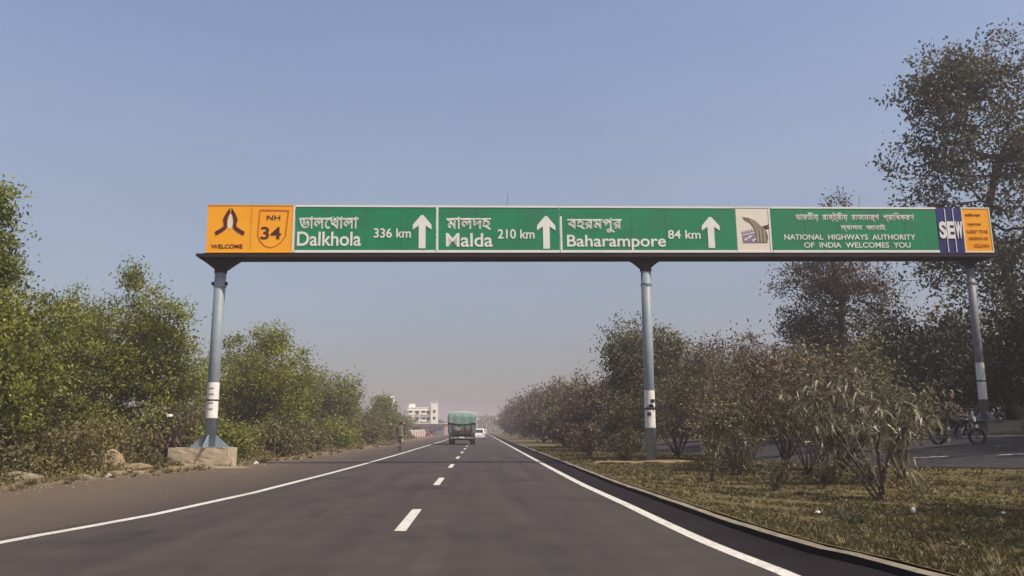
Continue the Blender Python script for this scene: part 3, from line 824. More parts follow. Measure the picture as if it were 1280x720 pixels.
for k, (x, y, h, s, nl, lb, mt) in enumerate([
    (9.3, 30.8, 2.9, 1.4, 3800, 'grey brown thicket beside the centre post on its right', 'lf_brown'),
    (9.6, 33.0, 4.6, 2.2, 6500, 'high tangled thicket behind the brown bushes, right of the centre post', 'lf_dull'),
    (11.6, 38.0, 5.2, 2.4, 6500, 'tallest grey green thicket at the back of the median', 'lf_dull'),
    (9.4, 23.0, 3.6, 1.7, 4800, 'dense dusty thicket filling the middle of the median bushes', 'lf_brown'),
    (7.9, 25.0, 2.6, 1.3, 3600, 'olive thicket low in front of the brown twiggy bushes', 'lf_dull'),
    (11.0, 21.0, 3.4, 1.3, 4200, 'dark thicket just behind the long-leaved bushes', 'lf_dull')]):
    shrub('shrub', lb, (x, y, .1), h, s, 9, int(nl * .7), mt, 150 + k, .17, .06, fl=.2, low=0, zc=1.0)
for k, (x, y, h, s, lb, mt) in enumerate([
    (6.6, 47, 2.5, 1.5, 'brown bush on the kerb side of the median, first beyond the centre post', 'lf_brown'),
    (6.3, 60, 2.9, 1.7, 'bush on the kerb side of the median, second beyond the centre post', 'lf_dull'),
    (6.4, 82, 3.6, 2.0, 'bush on the kerb side of the median, third beyond the centre post', 'lf_brown'),
    (6.5, 118, 4.4, 2.4, 'bush on the kerb side of the median, fourth beyond the centre post', 'lf_brown'),
    (6.8, 175, 5.0, 2.8, 'bush on the kerb side of the median, faintest and farthest', 'lf_dull')]):
    shrub('shrub', lb, (x, y, .1), h, s, 24, 3600, mt, 80 + k, .16 + y * .002, .07 + y * .001, fl=.17, low=0)

# --- left verge scrub
for k, (x, y, h, s, lb, mt) in enumerate([
    (-14.4, 23.2, 1.5, 1.5, 'brown leafless scrub at the left edge beneath the tall tree', 'lf_brown'),
    (-13.0, 25.6, 1.35, 1.6, 'dull brown bush left of the sandy heap', 'lf_scrub'),
    (-12.9, 29.0, 1.7, 1.5, 'bush right behind the sandy heap', 'lf_scrub'),
    (-12.5, 32.6, 1.6, 1.3, 'reddish bush behind the left end of the concrete footing', 'lf_brown'),
    (-15.0, 35.5, 2.8, 1.9, 'leafy bush filling the foot of the olive tree behind the post', 'lf_left2'),
    (-13.4, 38.5, 2.4, 1.6, 'taller bush in the gap behind the left gantry post', 'lf_scrub'),
    (-11.2, 36.5, 1.5, 1.4, 'green bush behind the left gantry post', 'lf_left2'),
    (-10.8, 43.0, 1.5, 1.6, 'pale bush along the verge right of the concrete footing', 'lf_scrub'),
    (-11.0, 51.0, 1.7, 1.8, 'bush under the rounded tree', 'lf_scrub'),
    (-10.6, 61.0, 1.8, 1.9, 'bush under the right flank of the rounded tree', 'lf_left2'),
    (-10.8, 75.0, 2.0, 2.2, 'bush under the tapering tree', 'lf_scrub'),
    (-11.5, 92.0, 2.0, 2.4, 'last bush of the left verge before the cyclist', 'lf_scrub')]):
    shrub('shrub', lb, (x, y, 0), h, s, 18, 3600, mt, 100 + k, .09 + y * .0022, .04 + y * .001, fl=.2, low=0, group=None)

def undergrowth():
    rng = np.random.default_rng(77)
    n = 60000
    y = 16 * (130 / 16) ** rng.random(n)
    edge = np.interp(y, [16, 21, 26, 31, 40, 90, 130], [-12.0, -11.7, -11.3, -10.9, -10.2, -10.2, -10.2])
    u = rng.random(n) ** 1.3
    x = edge - u * 8 + rng.normal(0, .15, n)
    env = (.12 + np.clip(u * 8 / 1.6, 0, 1) * (.75 + .5 * np.sin(x * 1.1 + y * .35) + .4 * np.sin(y * .9) + .25 * np.sin(y * 2.3 + x)))
    z = np.clip(env, .08, None) * rng.random(n) ** .6
    V, F = leaf_arrays(np.stack([x, y, z], 1), .10, .05, rng, .2)
    V = V.reshape(-1, 4, 3)
    c = V.mean(1, keepdims=True)
    V = (c + (V - c) * (.7 + y[:, None, None] / 45)).reshape(-1, 3)
    clump = .45 + .22 * np.sin(x * 1.3 + 1) * np.sin(y * .7)
    return raw_mesh('undergrowth', V, F, M['lf_scrub'], None, np.clip(clump + rng.normal(0, .18, n), 0, 1))
tag(undergrowth(), 'dusty tangled undergrowth below the trees along the left verge', 'undergrowth', kind='stuff')
def brush():
    rng = np.random.default_rng(78)
    n = 42000
    y = 38 * (200 / 38) ** rng.random(n)
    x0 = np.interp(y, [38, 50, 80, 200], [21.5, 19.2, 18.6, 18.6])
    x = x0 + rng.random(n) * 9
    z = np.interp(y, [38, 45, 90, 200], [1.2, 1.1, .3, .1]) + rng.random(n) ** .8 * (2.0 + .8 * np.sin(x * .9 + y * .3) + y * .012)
    V, F = leaf_arrays(np.stack([x, y, z], 1), .17, .09, rng, .2)
    V = V.reshape(-1, 4, 3); c = V.mean(1, keepdims=True)
    V = (c + (V - c) * (.7 + y[:, None, None] / 70)).reshape(-1, 3)
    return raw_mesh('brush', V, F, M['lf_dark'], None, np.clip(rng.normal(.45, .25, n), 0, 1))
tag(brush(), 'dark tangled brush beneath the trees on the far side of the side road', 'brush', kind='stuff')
def tree_line():
    rng = np.random.default_rng(79)
    n = 26000
    x = rng.uniform(-420, 420, n); y = rng.uniform(430, 520, n)
    top = 6 + 2.2 * np.sin(x * .05) + 1.6 * np.sin(x * .17 + 1) + 1.2 * np.sin(x * .41)
    z = rng.random(n) ** .7 * top
    V, F = leaf_arrays(np.stack([x, y, z], 1), 2.6, 1.8, rng, .1)
    return raw_mesh('tree_line', V, F, M['lf_far'], None, np.clip(rng.normal(.4, .2, n), 0, 1))
tag(tree_line(), 'faint hazy line of distant woods along the horizon', 'woods', kind='stuff')

# ------------------------------------------------------------------ the sign gantry
GA = math.atan2(.8, 31.56)
G0 = Vector((-10.56, 30.5, 0))
gan = empty('sign_gantry', (6.6, 31.3, 0), 0, 'long overhead sign gantry on three grey posts spanning both carriageways', 'sign gantry')
gl = gan.location.copy()
inv = Matrix.Translation(-gl)
SL = math.atan(.0145)
# deck frame: X along the board, Z up, Y away from the camera; origin at lower left corner of the board face
DM = inv @ Matrix.Translation(G0 + Vector((0, 0, 8.05))) @ Matrix.Rotation(GA, 4, 'Z') @ Matrix.Rotation(-SL, 4, 'Y')
WM = inv @ Matrix.Translation(G0) @ Matrix.Rotation(GA, 4, 'Z')
BL, BH = 31.6, 1.90
deck = MB()
deck.box(BL / 2 - .1, .46, -.07, BL + .6, .86, .10)             # floor of the box beam
deck.box(BL / 2, .03, -.09, BL + .2, .10, .16)
deck.box(BL / 2, .9, -.09, BL + .2, .10, .16)
for k in range(27): deck.box(.6 + k * 1.17, .46, -.14, .06, .8, .05)
deck.build('beam', M['beam'], gan, M=DM)
tr = MB()
for yy in (.14, .86):
    for zz in (.08, 1.72):
        tr.box(BL / 2, yy, zz, BL - .1, .08, .08)
for k in range(21):
    x = .3 + k * 1.55
    for yy in (.14, .86):
        tr.box(x, yy, .9, .07, .07, 1.56)
        if k < 20: tr.tube([(x, yy, .1), (x + 1.55, yy, 1.7)] if k % 2 else [(x, yy, 1.7), (x + 1.55, yy, .1)], .03, n=5)
    tr.box(x, .5, 1.72, .06, .66, .06)
tr.build('truss', M['steel_dark'], gan, M=DM)
# small rods on top
for (x, h, dx) in ((11.6, .55, .06), (26.1, .5, .1)):
    MB().tube([(x, .12, 1.7), (x + dx, .12, BH + h)], .012, n=5).build('rod', M['steel_dark'], gan, M=DM)

def panel(name, x0, x1, mat, border=True, z0=0.0, z1=BH):
    p = MB().box((x0 + x1) / 2, -.0, (z0 + z1) / 2, x1 - x0 - .015, .05, z1 - z0)
    o = p.build(name, mat, gan, M=DM)
    if x1 - x0 > 3:      # joints between the sheets, with their rivets
        n_ = int((x1 - x0) / 1.22)
        for k in range(1, n_):
            xx = x0 + (x1 - x0) * k / n_
            q = MB().box(xx, -.0255, BH / 2, .012, .004, BH - .18)
            for j in range(7):
                for e in (-.035, .035): q.box(xx + e, -.027, .18 + j * .26, .014, .006, .014)
            q.build('sheet_joint', M['joint'], o, M=DM)['kind'] = 'stuff'
    return o
def put(parent, mb, name, mat, y=-.032, M2=DM):
    return mb.build(name, mat, parent, M=M2)
def frame(parent, x0, x1, b=.075, mat='white_sheet', left=True, right=True):
    f = MB()
    f.box((x0 + x1) / 2, -.03, BH - b / 2 + .004, x1 - x0 - .012, .022, b)
    f.box((x0 + x1) / 2, -.03, b * .65 - .004, x1 - x0 - .012, .022, b * 1.3)
    f.build('border', M[mat], parent, M=DM)

def text(parent, body, x0, x1, z0, z1, mat, outline=0.0, off=0.0, name='lettering', d=.012):
    c = bpy.data.curves.new('t', 'FONT')
    c.body = body; c.size = 1
    if outline:
        c.fill_mode = 'NONE'; c.bevel_depth = outline; c.bevel_resolution = 0; c.resolution_u = 4
    else:
        c.offset = off; c.extrude = .02; c.resolution_u = 5
    o = bpy.data.objects.new('t', c); COL.objects.link(o)
    dg = bpy.context.evaluated_depsgraph_get()
    me = bpy.data.meshes.new_from_object(o.evaluated_get(dg))
    bpy.data.objects.remove(o); bpy.data.curves.remove(c)
    n = len(me.vertices)
    if n == 0: return None
    co = np.empty(n * 3, np.float32); me.vertices.foreach_get('co', co); co = co.reshape(-1, 3)
    mn, mx = co.min(0), co.max(0)
    X = x0 + (co[:, 0] - mn[0]) / (mx[0] - mn[0]) * (x1 - x0)
    Z = z0 + (co[:, 1] - mn[1]) / (mx[1] - mn[1]) * (z1 - z0)
    Y = -.027 - d + (-(co[:, 2] - mn[2]) / max(mx[2] - mn[2], 1e-6)) * d + d
    P = np.stack([X, Y, Z, np.ones(n)], 1) @ np.array(DM).T
    me.vertices.foreach_set('co', P[:, :3].astype(np.float32).ravel())
    me.materials.clear(); me.materials.append(mat)
    me.update()
    r = bpy.data.objects.new(name, me); COL.objects.link(r); r.parent = parent
    return r
def V2Z(v): return (317.2 - v) / 31.6      # height on the board of a row measured on it
def arrow(parent, x0, x1, z0, z1):
    c = (x0 + x1) / 2; w_ = (x1 - x0) / 2; s = w_ * .36
    zt = z1 - (z1 - z0) * .30; zk = z1 - (z1 - z0) * .44
    poly = [(c - s, z0), (c + s, z0), (c + s, zt - .02), (c + w_, zk), (c + w_ * .98, zk + .20), (c + w_ * .12, z1), (c - w_ * .12, z1), (c - w_ * .98, zk + .20), (c - w_, zk), (c - s, zt - .02)]
    MB().prism(poly, -.045, -.026).build('arrow', M['white_sheet'], parent, M=DM)

W = M['white_sheet']
# welcome + route panel
p = panel('sign_panel', -.03, 3.32, M['orange'])
frame(p, -.03, 3.32, b=.03, mat='orange')
cx = .99
def U(u, v): return ((u / 8.467 + 255 - 262) / 32.3, V2Z(v / 8.467 + 250))
hand = [(283, 92), (266, 118), (250, 140), (226, 190), (214, 222), (224, 250), (228, 290), (200, 312), (136, 350), (150, 388), (212, 352), (250, 322), (262, 292), (258, 240), (266, 190), (286, 150)]
MB().prism([U(*q) for q in hand], -.04, -.026).build('hands_emblem', M['maroon'], p, M=DM)
MB().prism([U(580 - a + 4, b) for a, b in hand][::-1], -.04, -.026).build('hands_emblem', M['maroon'], p, M=DM)
MB().prism([U(*q) for q in [(288, 160), (302, 160), (318, 240), (312, 285), (300, 318), (276, 318), (262, 285), (266, 240)]], -.035, -.026).build('hands_emblem', M['cream'], p, M=DM)
text(p, 'WELCOME', .18, 1.36, V2Z(312), V2Z(307), M['maroon'], off=.01)
sh = [U(*q) for q in [(592, 108), (905, 112), (880, 395), (835, 460), (775, 505), (715, 520), (655, 500), (605, 450), (578, 385)]]
ctr = (sum(a for a, b in sh) / 9, sum(b for a, b in sh) / 9)
inn = [(ctr[0] + (a - ctr[0]) * .91, ctr[1] + (b - ctr[1]) * .94) for a, b in sh]
ring = MB()
for i in range(9):
    a, b, c_, d_ = sh[i], sh[(i + 1) % 9], inn[(i + 1) % 9], inn[i]
    ring.prism([a, b, c_, d_], -.036, -.026)
ring.build('shield', M['orange_dark'], p, M=DM)
text(p, 'NH', *sorted((U(672, 0)[0], U(812, 0)[0])), U(0, 222)[1], U(0, 172)[1], M['maroon'], off=.005)
text(p, '34', *sorted((U(615, 0)[0], U(825, 0)[0])), U(0, 428)[1], U(0, 295)[1], M['maroon'], off=.014)
MB().prism([(3.22, .02), (3.3, .02), (3.31, BH - .02), (3.24, BH - .02)], -.04, -.026).build('border', M['cream'], p, M=DM)

# three destination panels
p = panel('sign_panel', 3.33, 8.79, M['green']); frame(p, 3.33, 8.79)
text(p, 'ডালেখালা', 3.47, 5.76, V2Z(287.5), V2Z(271), W, outline=.024)
text(p, 'Dalkhola', 3.42, 5.88, V2Z(309), V2Z(291), W, off=.014)
text(p, '336 km', 6.37, 7.81, V2Z(298.5), V2Z(286.5), W, off=.013)
arrow(p, 7.88, 8.62, V2Z(312), V2Z(269.5))
p = panel('sign_panel', 8.80, 13.68, M['green']); frame(p, 8.80, 13.68)
MB().box(8.845, -.032, BH / 2, .075, .024, BH - .15).build('border', W, p, M=DM)
text(p, 'মালদহ', 9.2, 10.96, V2Z(289), V2Z(272), W, outline=.024)
text(p, 'Malda', 9.18, 11.02, V2Z(310), V2Z(292.5), W, off=.014)
text(p, '210 km', 11.22, 12.68, V2Z(299.5), V2Z(287.5), W, off=.013)
arrow(p, 12.78, 13.52, V2Z(312.5), V2Z(270.5))
p = panel('sign_panel', 13.69, 20.86, M['green']); frame(p, 13.69, 20.86)
MB().box(13.745, -.032, .78, .075, .024, 1.40).build('border', W, p, M=DM)
text(p, 'বহরমপুর', 14.0, 16.2, V2Z(292), V2Z(273), W, outline=.024)
text(p, 'Baharampore', 13.97, 17.95, V2Z(314.5), V2Z(294.5), W, off=.014)
text(p, '84 km', 18.05, 19.38, V2Z(299.5), V2Z(288), W, off=.013)
arrow(p, 19.44, 20.18, V2Z(311.5), V2Z(271))
# emblem panel
p = panel('sign_panel', 20.87, 22.31, M['cream']); frame(p, 20.87, 22.31, b=.05)
MB().box(22.26, -.03, BH / 2, .07, .022, BH - .16).build('border', W, p, M=DM)
def E2(u, v): return (20.88 + (u / 9.6 - .6) / 31.1, V2Z(v / 9.6 + 250 + .6))
MB().prism([E2(*q) for q in [(86, 192), (160, 204), (235, 238), (300, 300), (330, 320), (372, 385), (388, 440), (372, 518), (230, 518), (238, 440), (226, 350), (180, 275), (105, 228)]], -.036, -.026).build('road_emblem', M['olive'], p, M=DM)
st = MB()
for k in (0, 1, 2):
    o_ = k * 42
    st.prism([E2(*q) for q in [(165 + o_ * .6, 222 + o_ * .3), (178 + o_ * .6, 224 + o_ * .3), (262 + o_, 350), (268 + o_, 512), (252 + o_, 512), (244 + o_, 350)]], -.041, -.036)
st.build('road_emblem', M['olive_pale'], p, M=DM)
MB().prism([E2(*q) for q in [(325, 312), (405, 286), (412, 302), (378, 318), (412, 326), (404, 342), (350, 352)]], -.036, -.026).build('road_emblem', M['maroon'], p, M=DM)
vb = MB()
vb.prism([E2(*q) for q in [(64, 378), (222, 342), (228, 372), (66, 410)]], -.036, -.026)
vb.prism([E2(*q) for q in [(68, 425), (228, 392), (232, 518), (76, 518)]], -.036, -.026)
vb.build('road_emblem', M['violet'], p, M=DM)
vw = MB()
for (a, b) in ((90, 470), (140, 440), (185, 480)):
    vw.prism([E2(*q) for q in [(a, b), (a + 50, b - 18), (a + 54, b - 8), (a + 6, b + 26)]], -.041, -.036)
for a in (84, 120, 158, 192): vw.prism([E2(*q) for q in [(a, 402 - (a - 64) * .2), (a + 14, 398 - (a - 64) * .2), (a + 16, 378 - (a - 64) * .2), (a + 2, 382 - (a - 64) * .2)]], -.041, -.036)
vw.build('road_emblem', M['cream'], p, M=DM)
# authority panel
p = panel('sign_panel', 22.32, 29.30, M['green']); frame(p, 22.32, 29.30)
text(p, 'ভারতীয়  রাষ্ট্রীয়  রাজমার্গ  প্রািধকরণ', 23.35, 28.36, V2Z(277.5), V2Z(264.5), W, outline=.028)
text(p, 'স্বাগত  জানাই', 25.2, 27.1, V2Z(290), V2Z(279.5), W, outline=.03)
text(p, 'NATIONAL  HIGHWAYS  AUTHORITY', 22.82, 28.32, V2Z(300.5), V2Z(293.5), W, off=.012)
text(p, 'OF  INDIA  WELCOMES  YOU', 23.62, 28.08, V2Z(311), V2Z(304), W, off=.012)
# blue striped company panel
p = panel('sign_panel', 29.31, 30.36, M['navy'], z0=-.04, z1=BH - .03)
MB().box(29.85, -.03, .93, 1.02, .02, .64).build('border', M['navy'], p, M=DM)
for k in range(1, 3): MB().box(29.33 + k * .345, -.034, .93, .05, .02, 1.84).build('border', M['violet'], p, M=DM)
for k in range(1, 3): MB().box(29.325 + k * .345, -.046, .93, .028, .01, 1.84).build('border', W, p, M=DM)
for k, chx in enumerate('SEW'):
    text(p, chx, 29.36 + k * .345, 29.66 + k * .345, .58, 1.30, W, off=.04, d=.03)
# closing orange panel
p = panel('sign_panel', 30.37, 31.62, M['orange'])
frame(p, 30.37, 31.62, b=.05, mat='cream')
for xx in (30.41, 31.59): MB().box(xx, -.03, BH / 2, .045, .022, BH - .12).build('border', M['cream'], p, M=DM)
text(p, 'জাতীয় সড়ক', 30.55, 31.2, 1.50, 1.66, M['orange_dark'], outline=.03)
text(p, 'স্বাগত', 30.6, 31.2, 1.1, 1.24, M['orange_dark'], outline=.03)
text(p, 'KEEP THE', 30.55, 31.45, .82, .95, M['orange_dark'], off=.02)
text(p, 'HIGHWAY', 30.62, 31.45, .53, .66, M['orange_dark'], off=.02)
text(p, 'CLEAN', 30.78, 31.42, .22, .36, M['orange_dark'], off=.02)

# posts
def post(xw, yw, zb, zt, r, mat, band, seed):
    P = lambda x, y, z: (x - gl.x, y - gl.y, z)
    mb = MB().tube([P(xw, yw, zb), P(xw, yw, (zb + zt) / 2), P(xw, yw, zt)], r, n=24)
    o = mb.build('post', mat, gan, smooth=False)
    for pl in o.data.polygons: pl.use_smooth = len(pl.vertices) == 4
    # welded collar rings
    MB().tube([P(xw, yw, zt - 1.05), P(xw, yw, zt - .97)], r + .025, n=20).build('collar', mat, gan)
    # poster band: two sheets with tape between
    z0, z1 = band
    zm = z0 + (z1 - z0) * .5
    for a, b in ((z0, zm - .03), (zm + .03, z1)):
        b_ = MB().tube([P(xw, yw, a), P(xw, yw, b)], r + .006, n=24, caps=False).build('poster', M['paper'], gan, smooth=True)
    MB().tube([P(xw, yw, zm - .03), P(xw, yw, zm + .03)], r + .01, n=24, caps=False).build('tape', M['black'], gan, smooth=True)
    return P
def bracket(xw, yw, zt, wtop, wbot, h, mat):
    b = MB()
    for dy, ww in ((0, 1),):
        prof = [(-wtop / 2, zt), (wtop / 2, zt), (wtop / 2 * .8, zt - .1), (wtop * .28, zt - h * .55), (wbot / 2, zt - h), (-wbot / 2, zt - h), (-wtop * .28, zt - h * .55), (-wtop / 2 * .8, zt - .1)]
        b.prism([(a + xw - gl.x, c) for a, c in prof], yw - gl.y - .22, yw - gl.y + .22)
    b.box(xw - gl.x, yw - gl.y, zt - .04, .4, .8, .10)
    b.build('bracket', mat, gan)
    c = MB().tube([(xw - gl.x, yw - gl.y, zt - h - .14), (xw - gl.x, yw - gl.y, zt - h + .06)], wbot / 2 + .02, n=20)
    c.build('collar', mat, gan)
def clamp(xw, yw, z, r):
    for s in (-1, 1):
        MB().box(xw - gl.x + s * (r + .05), yw - gl.y - .05, z, .09, .08, .13).build('clamp', M['black'], gan)

post(-10.18, 31.15, .68, 7.86, .215, M['steel'], (1.78, 3.12), 1)
post(6.62, 31.35, .02, 8.08, .20, M['steel'], (1.42, 2.86), 2)
post(20.25, 31.75, 1.68, 8.30, .155, M['steel_dark'], (2.55, 4.02), 3)
bracket(-10.18, 31.15, 7.94, 1.65, .44, .42, M['beam'])
bracket(6.62, 31.35, 8.16, 1.5, .42, .40, M['beam'])
bracket(20.25, 31.75, 8.36, 1.0, .34, .28, M['beam'])
clamp(-10.18, 31.15, 6.95, .21)
for z in (1.95, 2.25, 2.45):
    MB().box(6.62 - gl.x + (z - 2.2) * .3, 31.35 - gl.y - .21, z, .16, .01, .13, 0).build('poster_mark', M['black'], gan)
for s in (-1, 1):
    MB().tube([(6.62 - gl.x, 31.35 - gl.y - .22, 2.33), (6.62 - gl.x + s * .2, 31.35 - gl.y - .19, 2.14)], .02, n=5).build('poster_mark', M['black'], gan)
for z in (2.12, 2.35, 2.68, 2.9):
    MB().box(-10.18 - gl.x, 31.15 - gl.y - .224, z, .2, .008, .035).build('poster_mark', M['steel_dark'], gan)

def block(xc, yc, z0, z1, sx, sy, mat, seed):
    rng = np.random.default_rng(seed)
    bm = bmesh.new()
    bmesh.ops.create_cube(bm, size=1)
    bmesh.ops.subdivide_edges(bm, edges=bm.edges[:], cuts=7, use_grid_fill=True)
    for v in bm.verts:
        d = .006 * rng.normal()
        x, y, z = v.co
        low = max(0, .2 - (z + .5)) * .2
        chip = .015 * (math.sin(x * 11 + seed) * math.sin(y * 9 + z * 7) > .55)
        v.co.x = x * sx + d; v.co.y = y * sy + d + (low * .4 + chip) * (1 if y < 0 else 0); v.co.z = (z0 + z1) / 2 + z * (z1 - z0) + d * .6
        v.co += Vector((xc - gl.x, yc - gl.y, 0))
    me = bpy.data.meshes.new('footing'); bm.to_mesh(me); bm.free(); me.materials.append(mat)
    o = bpy.data.objects.new('footing', me); COL.objects.link(o); o.parent = gan
    return o
block(-10.42, 31.2, -.1, .68, 2.2, 1.1, M['concrete'], 1)
block(20.75, 31.9, .9, 1.70, 1.35, 1.1, M['concrete_dull'], 4)
for (xw, yw, zb, r, hh, ww, mt) in ((-10.18, 31.15, .68, .21, .48, .5, 'steel'), (20.25, 31.75, 1.70, .155, .4, .3, 'steel_dark')):
    for a in (0, 90, 180, 270):
        c, s = math.cos(R(a)), math.sin(R(a))
        MM = Matrix.Translation((xw - gl.x, yw - gl.y, zb)) @ Matrix.Rotation(R(a), 4, 'Z')
        MB().prism([(r - .02, 0), (r + ww, 0), (r + ww, .05), (r - .02, hh)], -.025, .025, M=MM).build('gusset', M[mt], gan)
    MB().box(xw - gl.x, yw - gl.y, zb + .015, 1.3, 1.0, .03).build('base_plate', M[mt], gan)

# ------------------------------------------------------------------ soil heap, rocks, litter
def lump(name, label, cat, loc, size, mat, seed, group=None, rough=.22, nu=14, nv=9, rz=0):
    rng = np.random.default_rng(seed)
    mb = MB(); ph = rng.uniform(0, 6, 6)
    V = []; F = []
    for j in range(nv + 1):
        p = -math.pi / 2 + math.pi * j / nv
        for i in range(nu):
            t = 2 * math.pi * i / nu
            d = Vector((math.cos(p) * math.cos(t), math.cos(p) * math.sin(t), math.sin(p)))
            k = 1 + rough * (math.sin(3 * d.x + ph[0]) * math.sin(4 * d.y + ph[1]) + .6 * math.sin(7 * d.z + 5 * d.x + ph[2]) + .35 * math.sin(11 * d.y + ph[3])) + rng.normal(0, rough * .12)
            V.append((d.x * size[0] * k, d.y * size[1] * k, max(d.z, -.35) * size[2] * k))
    for j in range(nv):
        for i in range(nu): F.append((j * nu + i, j * nu + (i + 1) % nu, (j + 1) * nu + (i + 1) % nu, (j + 1) * nu + i))
    o = mb.add(V, F).build(name, mat)
    o.location = loc; o.rotation_euler.z = rz
    return tag(o, label, cat, group)
lump('soil_heap', 'pale sandy heap of soil in front of the scrub left of the footing', 'soil heap', (-12.35, 27.2, .0), (.85, .6, .62), M['soil'], 3, rough=.2)
lump('soil_heap', 'low tail of sandy soil spilling right of the taller heap', 'soil heap', (-11.45, 27.4, 0), (.75, .5, .24), M['soil'], 4)
RK = 'rocks lying along the left verge'
for k, (x, y, s, lb) in enumerate([(-12.0, 21.7, (.75, .4, .26), 'broad flat pale rock at the left edge of the verge'),
                                   (-12.9, 22.3, (.35, .3, .2), 'rock half hidden by scrub at the far left'),
                                   (-11.0, 23.3, (.22, .18, .13), 'small rock on the verge between the flat rock and the heap'),
                                   (-11.2, 25.8, (.3, .2, .1), 'flat stone just in front of the sandy heap'),
                                   (-10.7, 26.1, (.2, .15, .08), 'pebble-like stone right of the sandy heap'),
                                   (-11.4, 24.8, (.14, .12, .11), 'small whitish stone below the sandy heap')]):
    lump('rock', lb, 'rock', (x, y, 0), s, M['rock'], 30 + k, RK, rough=.16, nu=10, nv=6)
LT = 'white litter'
for k, (x, y, z, s, lb) in enumerate([(-15.05, 27.4, 2.25, (.32, .12, .12), 'white plastic sheet caught in the tree foliage at far left'),
                                      (-11.65, 30.9, 1.85, (.10, .07, .07), 'white bag caught in the bush just left of the gantry post'),
                                      (6.45, 12.05, .16, (.035, .035, .06), 'white cup on the lawn right of the large pale bush'),
                                      (4.98, 12.0, .15, (.04, .03, .025), 'crumpled white paper on the lawn left of the pale bush'),
                                      (-10.6, 23.9, .04, (.08, .06, .07), 'white scrap on the verge before the sandy heap'),
                                      (-8.7, 32.2, .06, (.09, .07, .06), 'white scrap on the ground right of the concrete footing'),
                                      (7.65, 11.8, .15, (.03, .03, .02), 'white scrap on the lawn at the right edge')]):
    lump('litter', lb, 'litter', (x, y, z), s, M['plastic_white'], 50 + k, LT, rough=.3, nu=8, nv=5)

lump('soil_heap', 'flat patch of pale sandy soil spread in front of the concrete footing', 'soil patch', (-10.1, 30.0, -.03), (1.9, .7, .09), M['soil'], 9, rough=.12)
lump('soil_heap', 'low pale bank of soil and dry straw at the foot of the centre post', 'soil patch', (5.9, 30.9, .04), (2.1, .55, .14), M['straw_soil'], 10, rough=.3, nu=26, nv=10)
# small red board in the foliage at the right
rb = empty('roadside_board', (25.5, 37.0, 1.2), 0, 'small reddish board on a thin pole among dark leaves at the right edge', 'sign')
MB().box(0, 0, 3.75, .5, .04, .36).build('board', material('red_board', (.28, .06, .05), (.18, .05, .04), rough=.6), rb, bevel=.006)
MB().tube([(0, .045, -.1), (0, .045, 3.9)], .025, n=6).build('pole', M['steel_dark'], rb)

# ------------------------------------------------------------------ vehicles
M['tarp'] = material('green_tarpaulin', (.15, .235, .205), (.18, .275, .235), rough=.7, scale=2.2, bump=.5, bscale=3)
M['truck_wood'] = material('truck_side', (.13, .145, .135), (.17, .185, .17), rough=.8, scale=4)
M['truck_red'] = material('truck_red', (.13, .075, .068), (.10, .065, .06), rough=.6, scale=6)
M['glass'] = material('vehicle_glass', (.02, .025, .03), rough=.08, spec=.6)
M['chrome'] = material('bright_metal', (.55, .55, .55), rough=.3, metal=.8)
M['lamp_red'] = material('tail_lamp_red', (.45, .02, .015), rough=.25)
M['lamp_clear'] = material('lamp_clear', (.75, .75, .72), rough=.15)
M['car_white'] = material('car_white', (.78, .78, .78), rough=.25, spec=.5, coat=.5)
M['car_dark'] = material('car_maroon', (.06, .02, .02), rough=.3, spec=.5, coat=.4)
M['yellow'] = material('plate_yellow', (.6, .42, .05), rough=.5)

def wheel(parent, x, y, r, w_, name='wheel'):
    o = MB().tube([(x - w_ / 2, y, r), (x - w_ * .35, y, r), (x + w_ * .35, y, r), (x + w_ / 2, y, r)], [r * .9, r, r, r * .9], n=20).build(name, M['black'], parent)
    MB().tube([(x - w_ / 2 - .012, y, r), (x + w_ / 2 + .012, y, r)], r * .55, n=14).build('rim', M['chrome'], o)
    return o

tk = empty('truck', (-1.62, 73.0, 0), 0, 'goods truck seen from behind with a green tarpaulin over its load', 'truck')
MB().box(0, 3.4, .78, 1.0, 6.4, .22).build('chassis', M['black'], tk)
bd = MB().box(0, 2.6, 1.02, 2.36, 5.2, .14)
for s in (-1, 1):
    bd.box(s * 1.16, 2.6, 1.52, .06, 5.2, .9)
    for k in range(7): bd.box(s * 1.21, .1 + k * .83, 1.52, .05, .09, .92)
bd.build('cargo_bed', M['truck_wood'], tk)
MB().box(0, -.02, 1.42, 2.26, .07, .72).build('tailgate', M['truck_wood'], tk, bevel=.01)
for k in range(4): MB().box(-.84 + k * .56, -.075, 1.42, .07, .04, .74).build('tailgate_rib', M['black'], tk)
MB().box(.35, -.08, 1.3, 1.2, .03, .22).build('tailgate_panel', M['truck_red'], tk)
MB().ellipsoid((-.42, -.13, 1.36), (.28, .06, .2), 12, 8).build('painted_disc', M['concrete_dull'], tk)
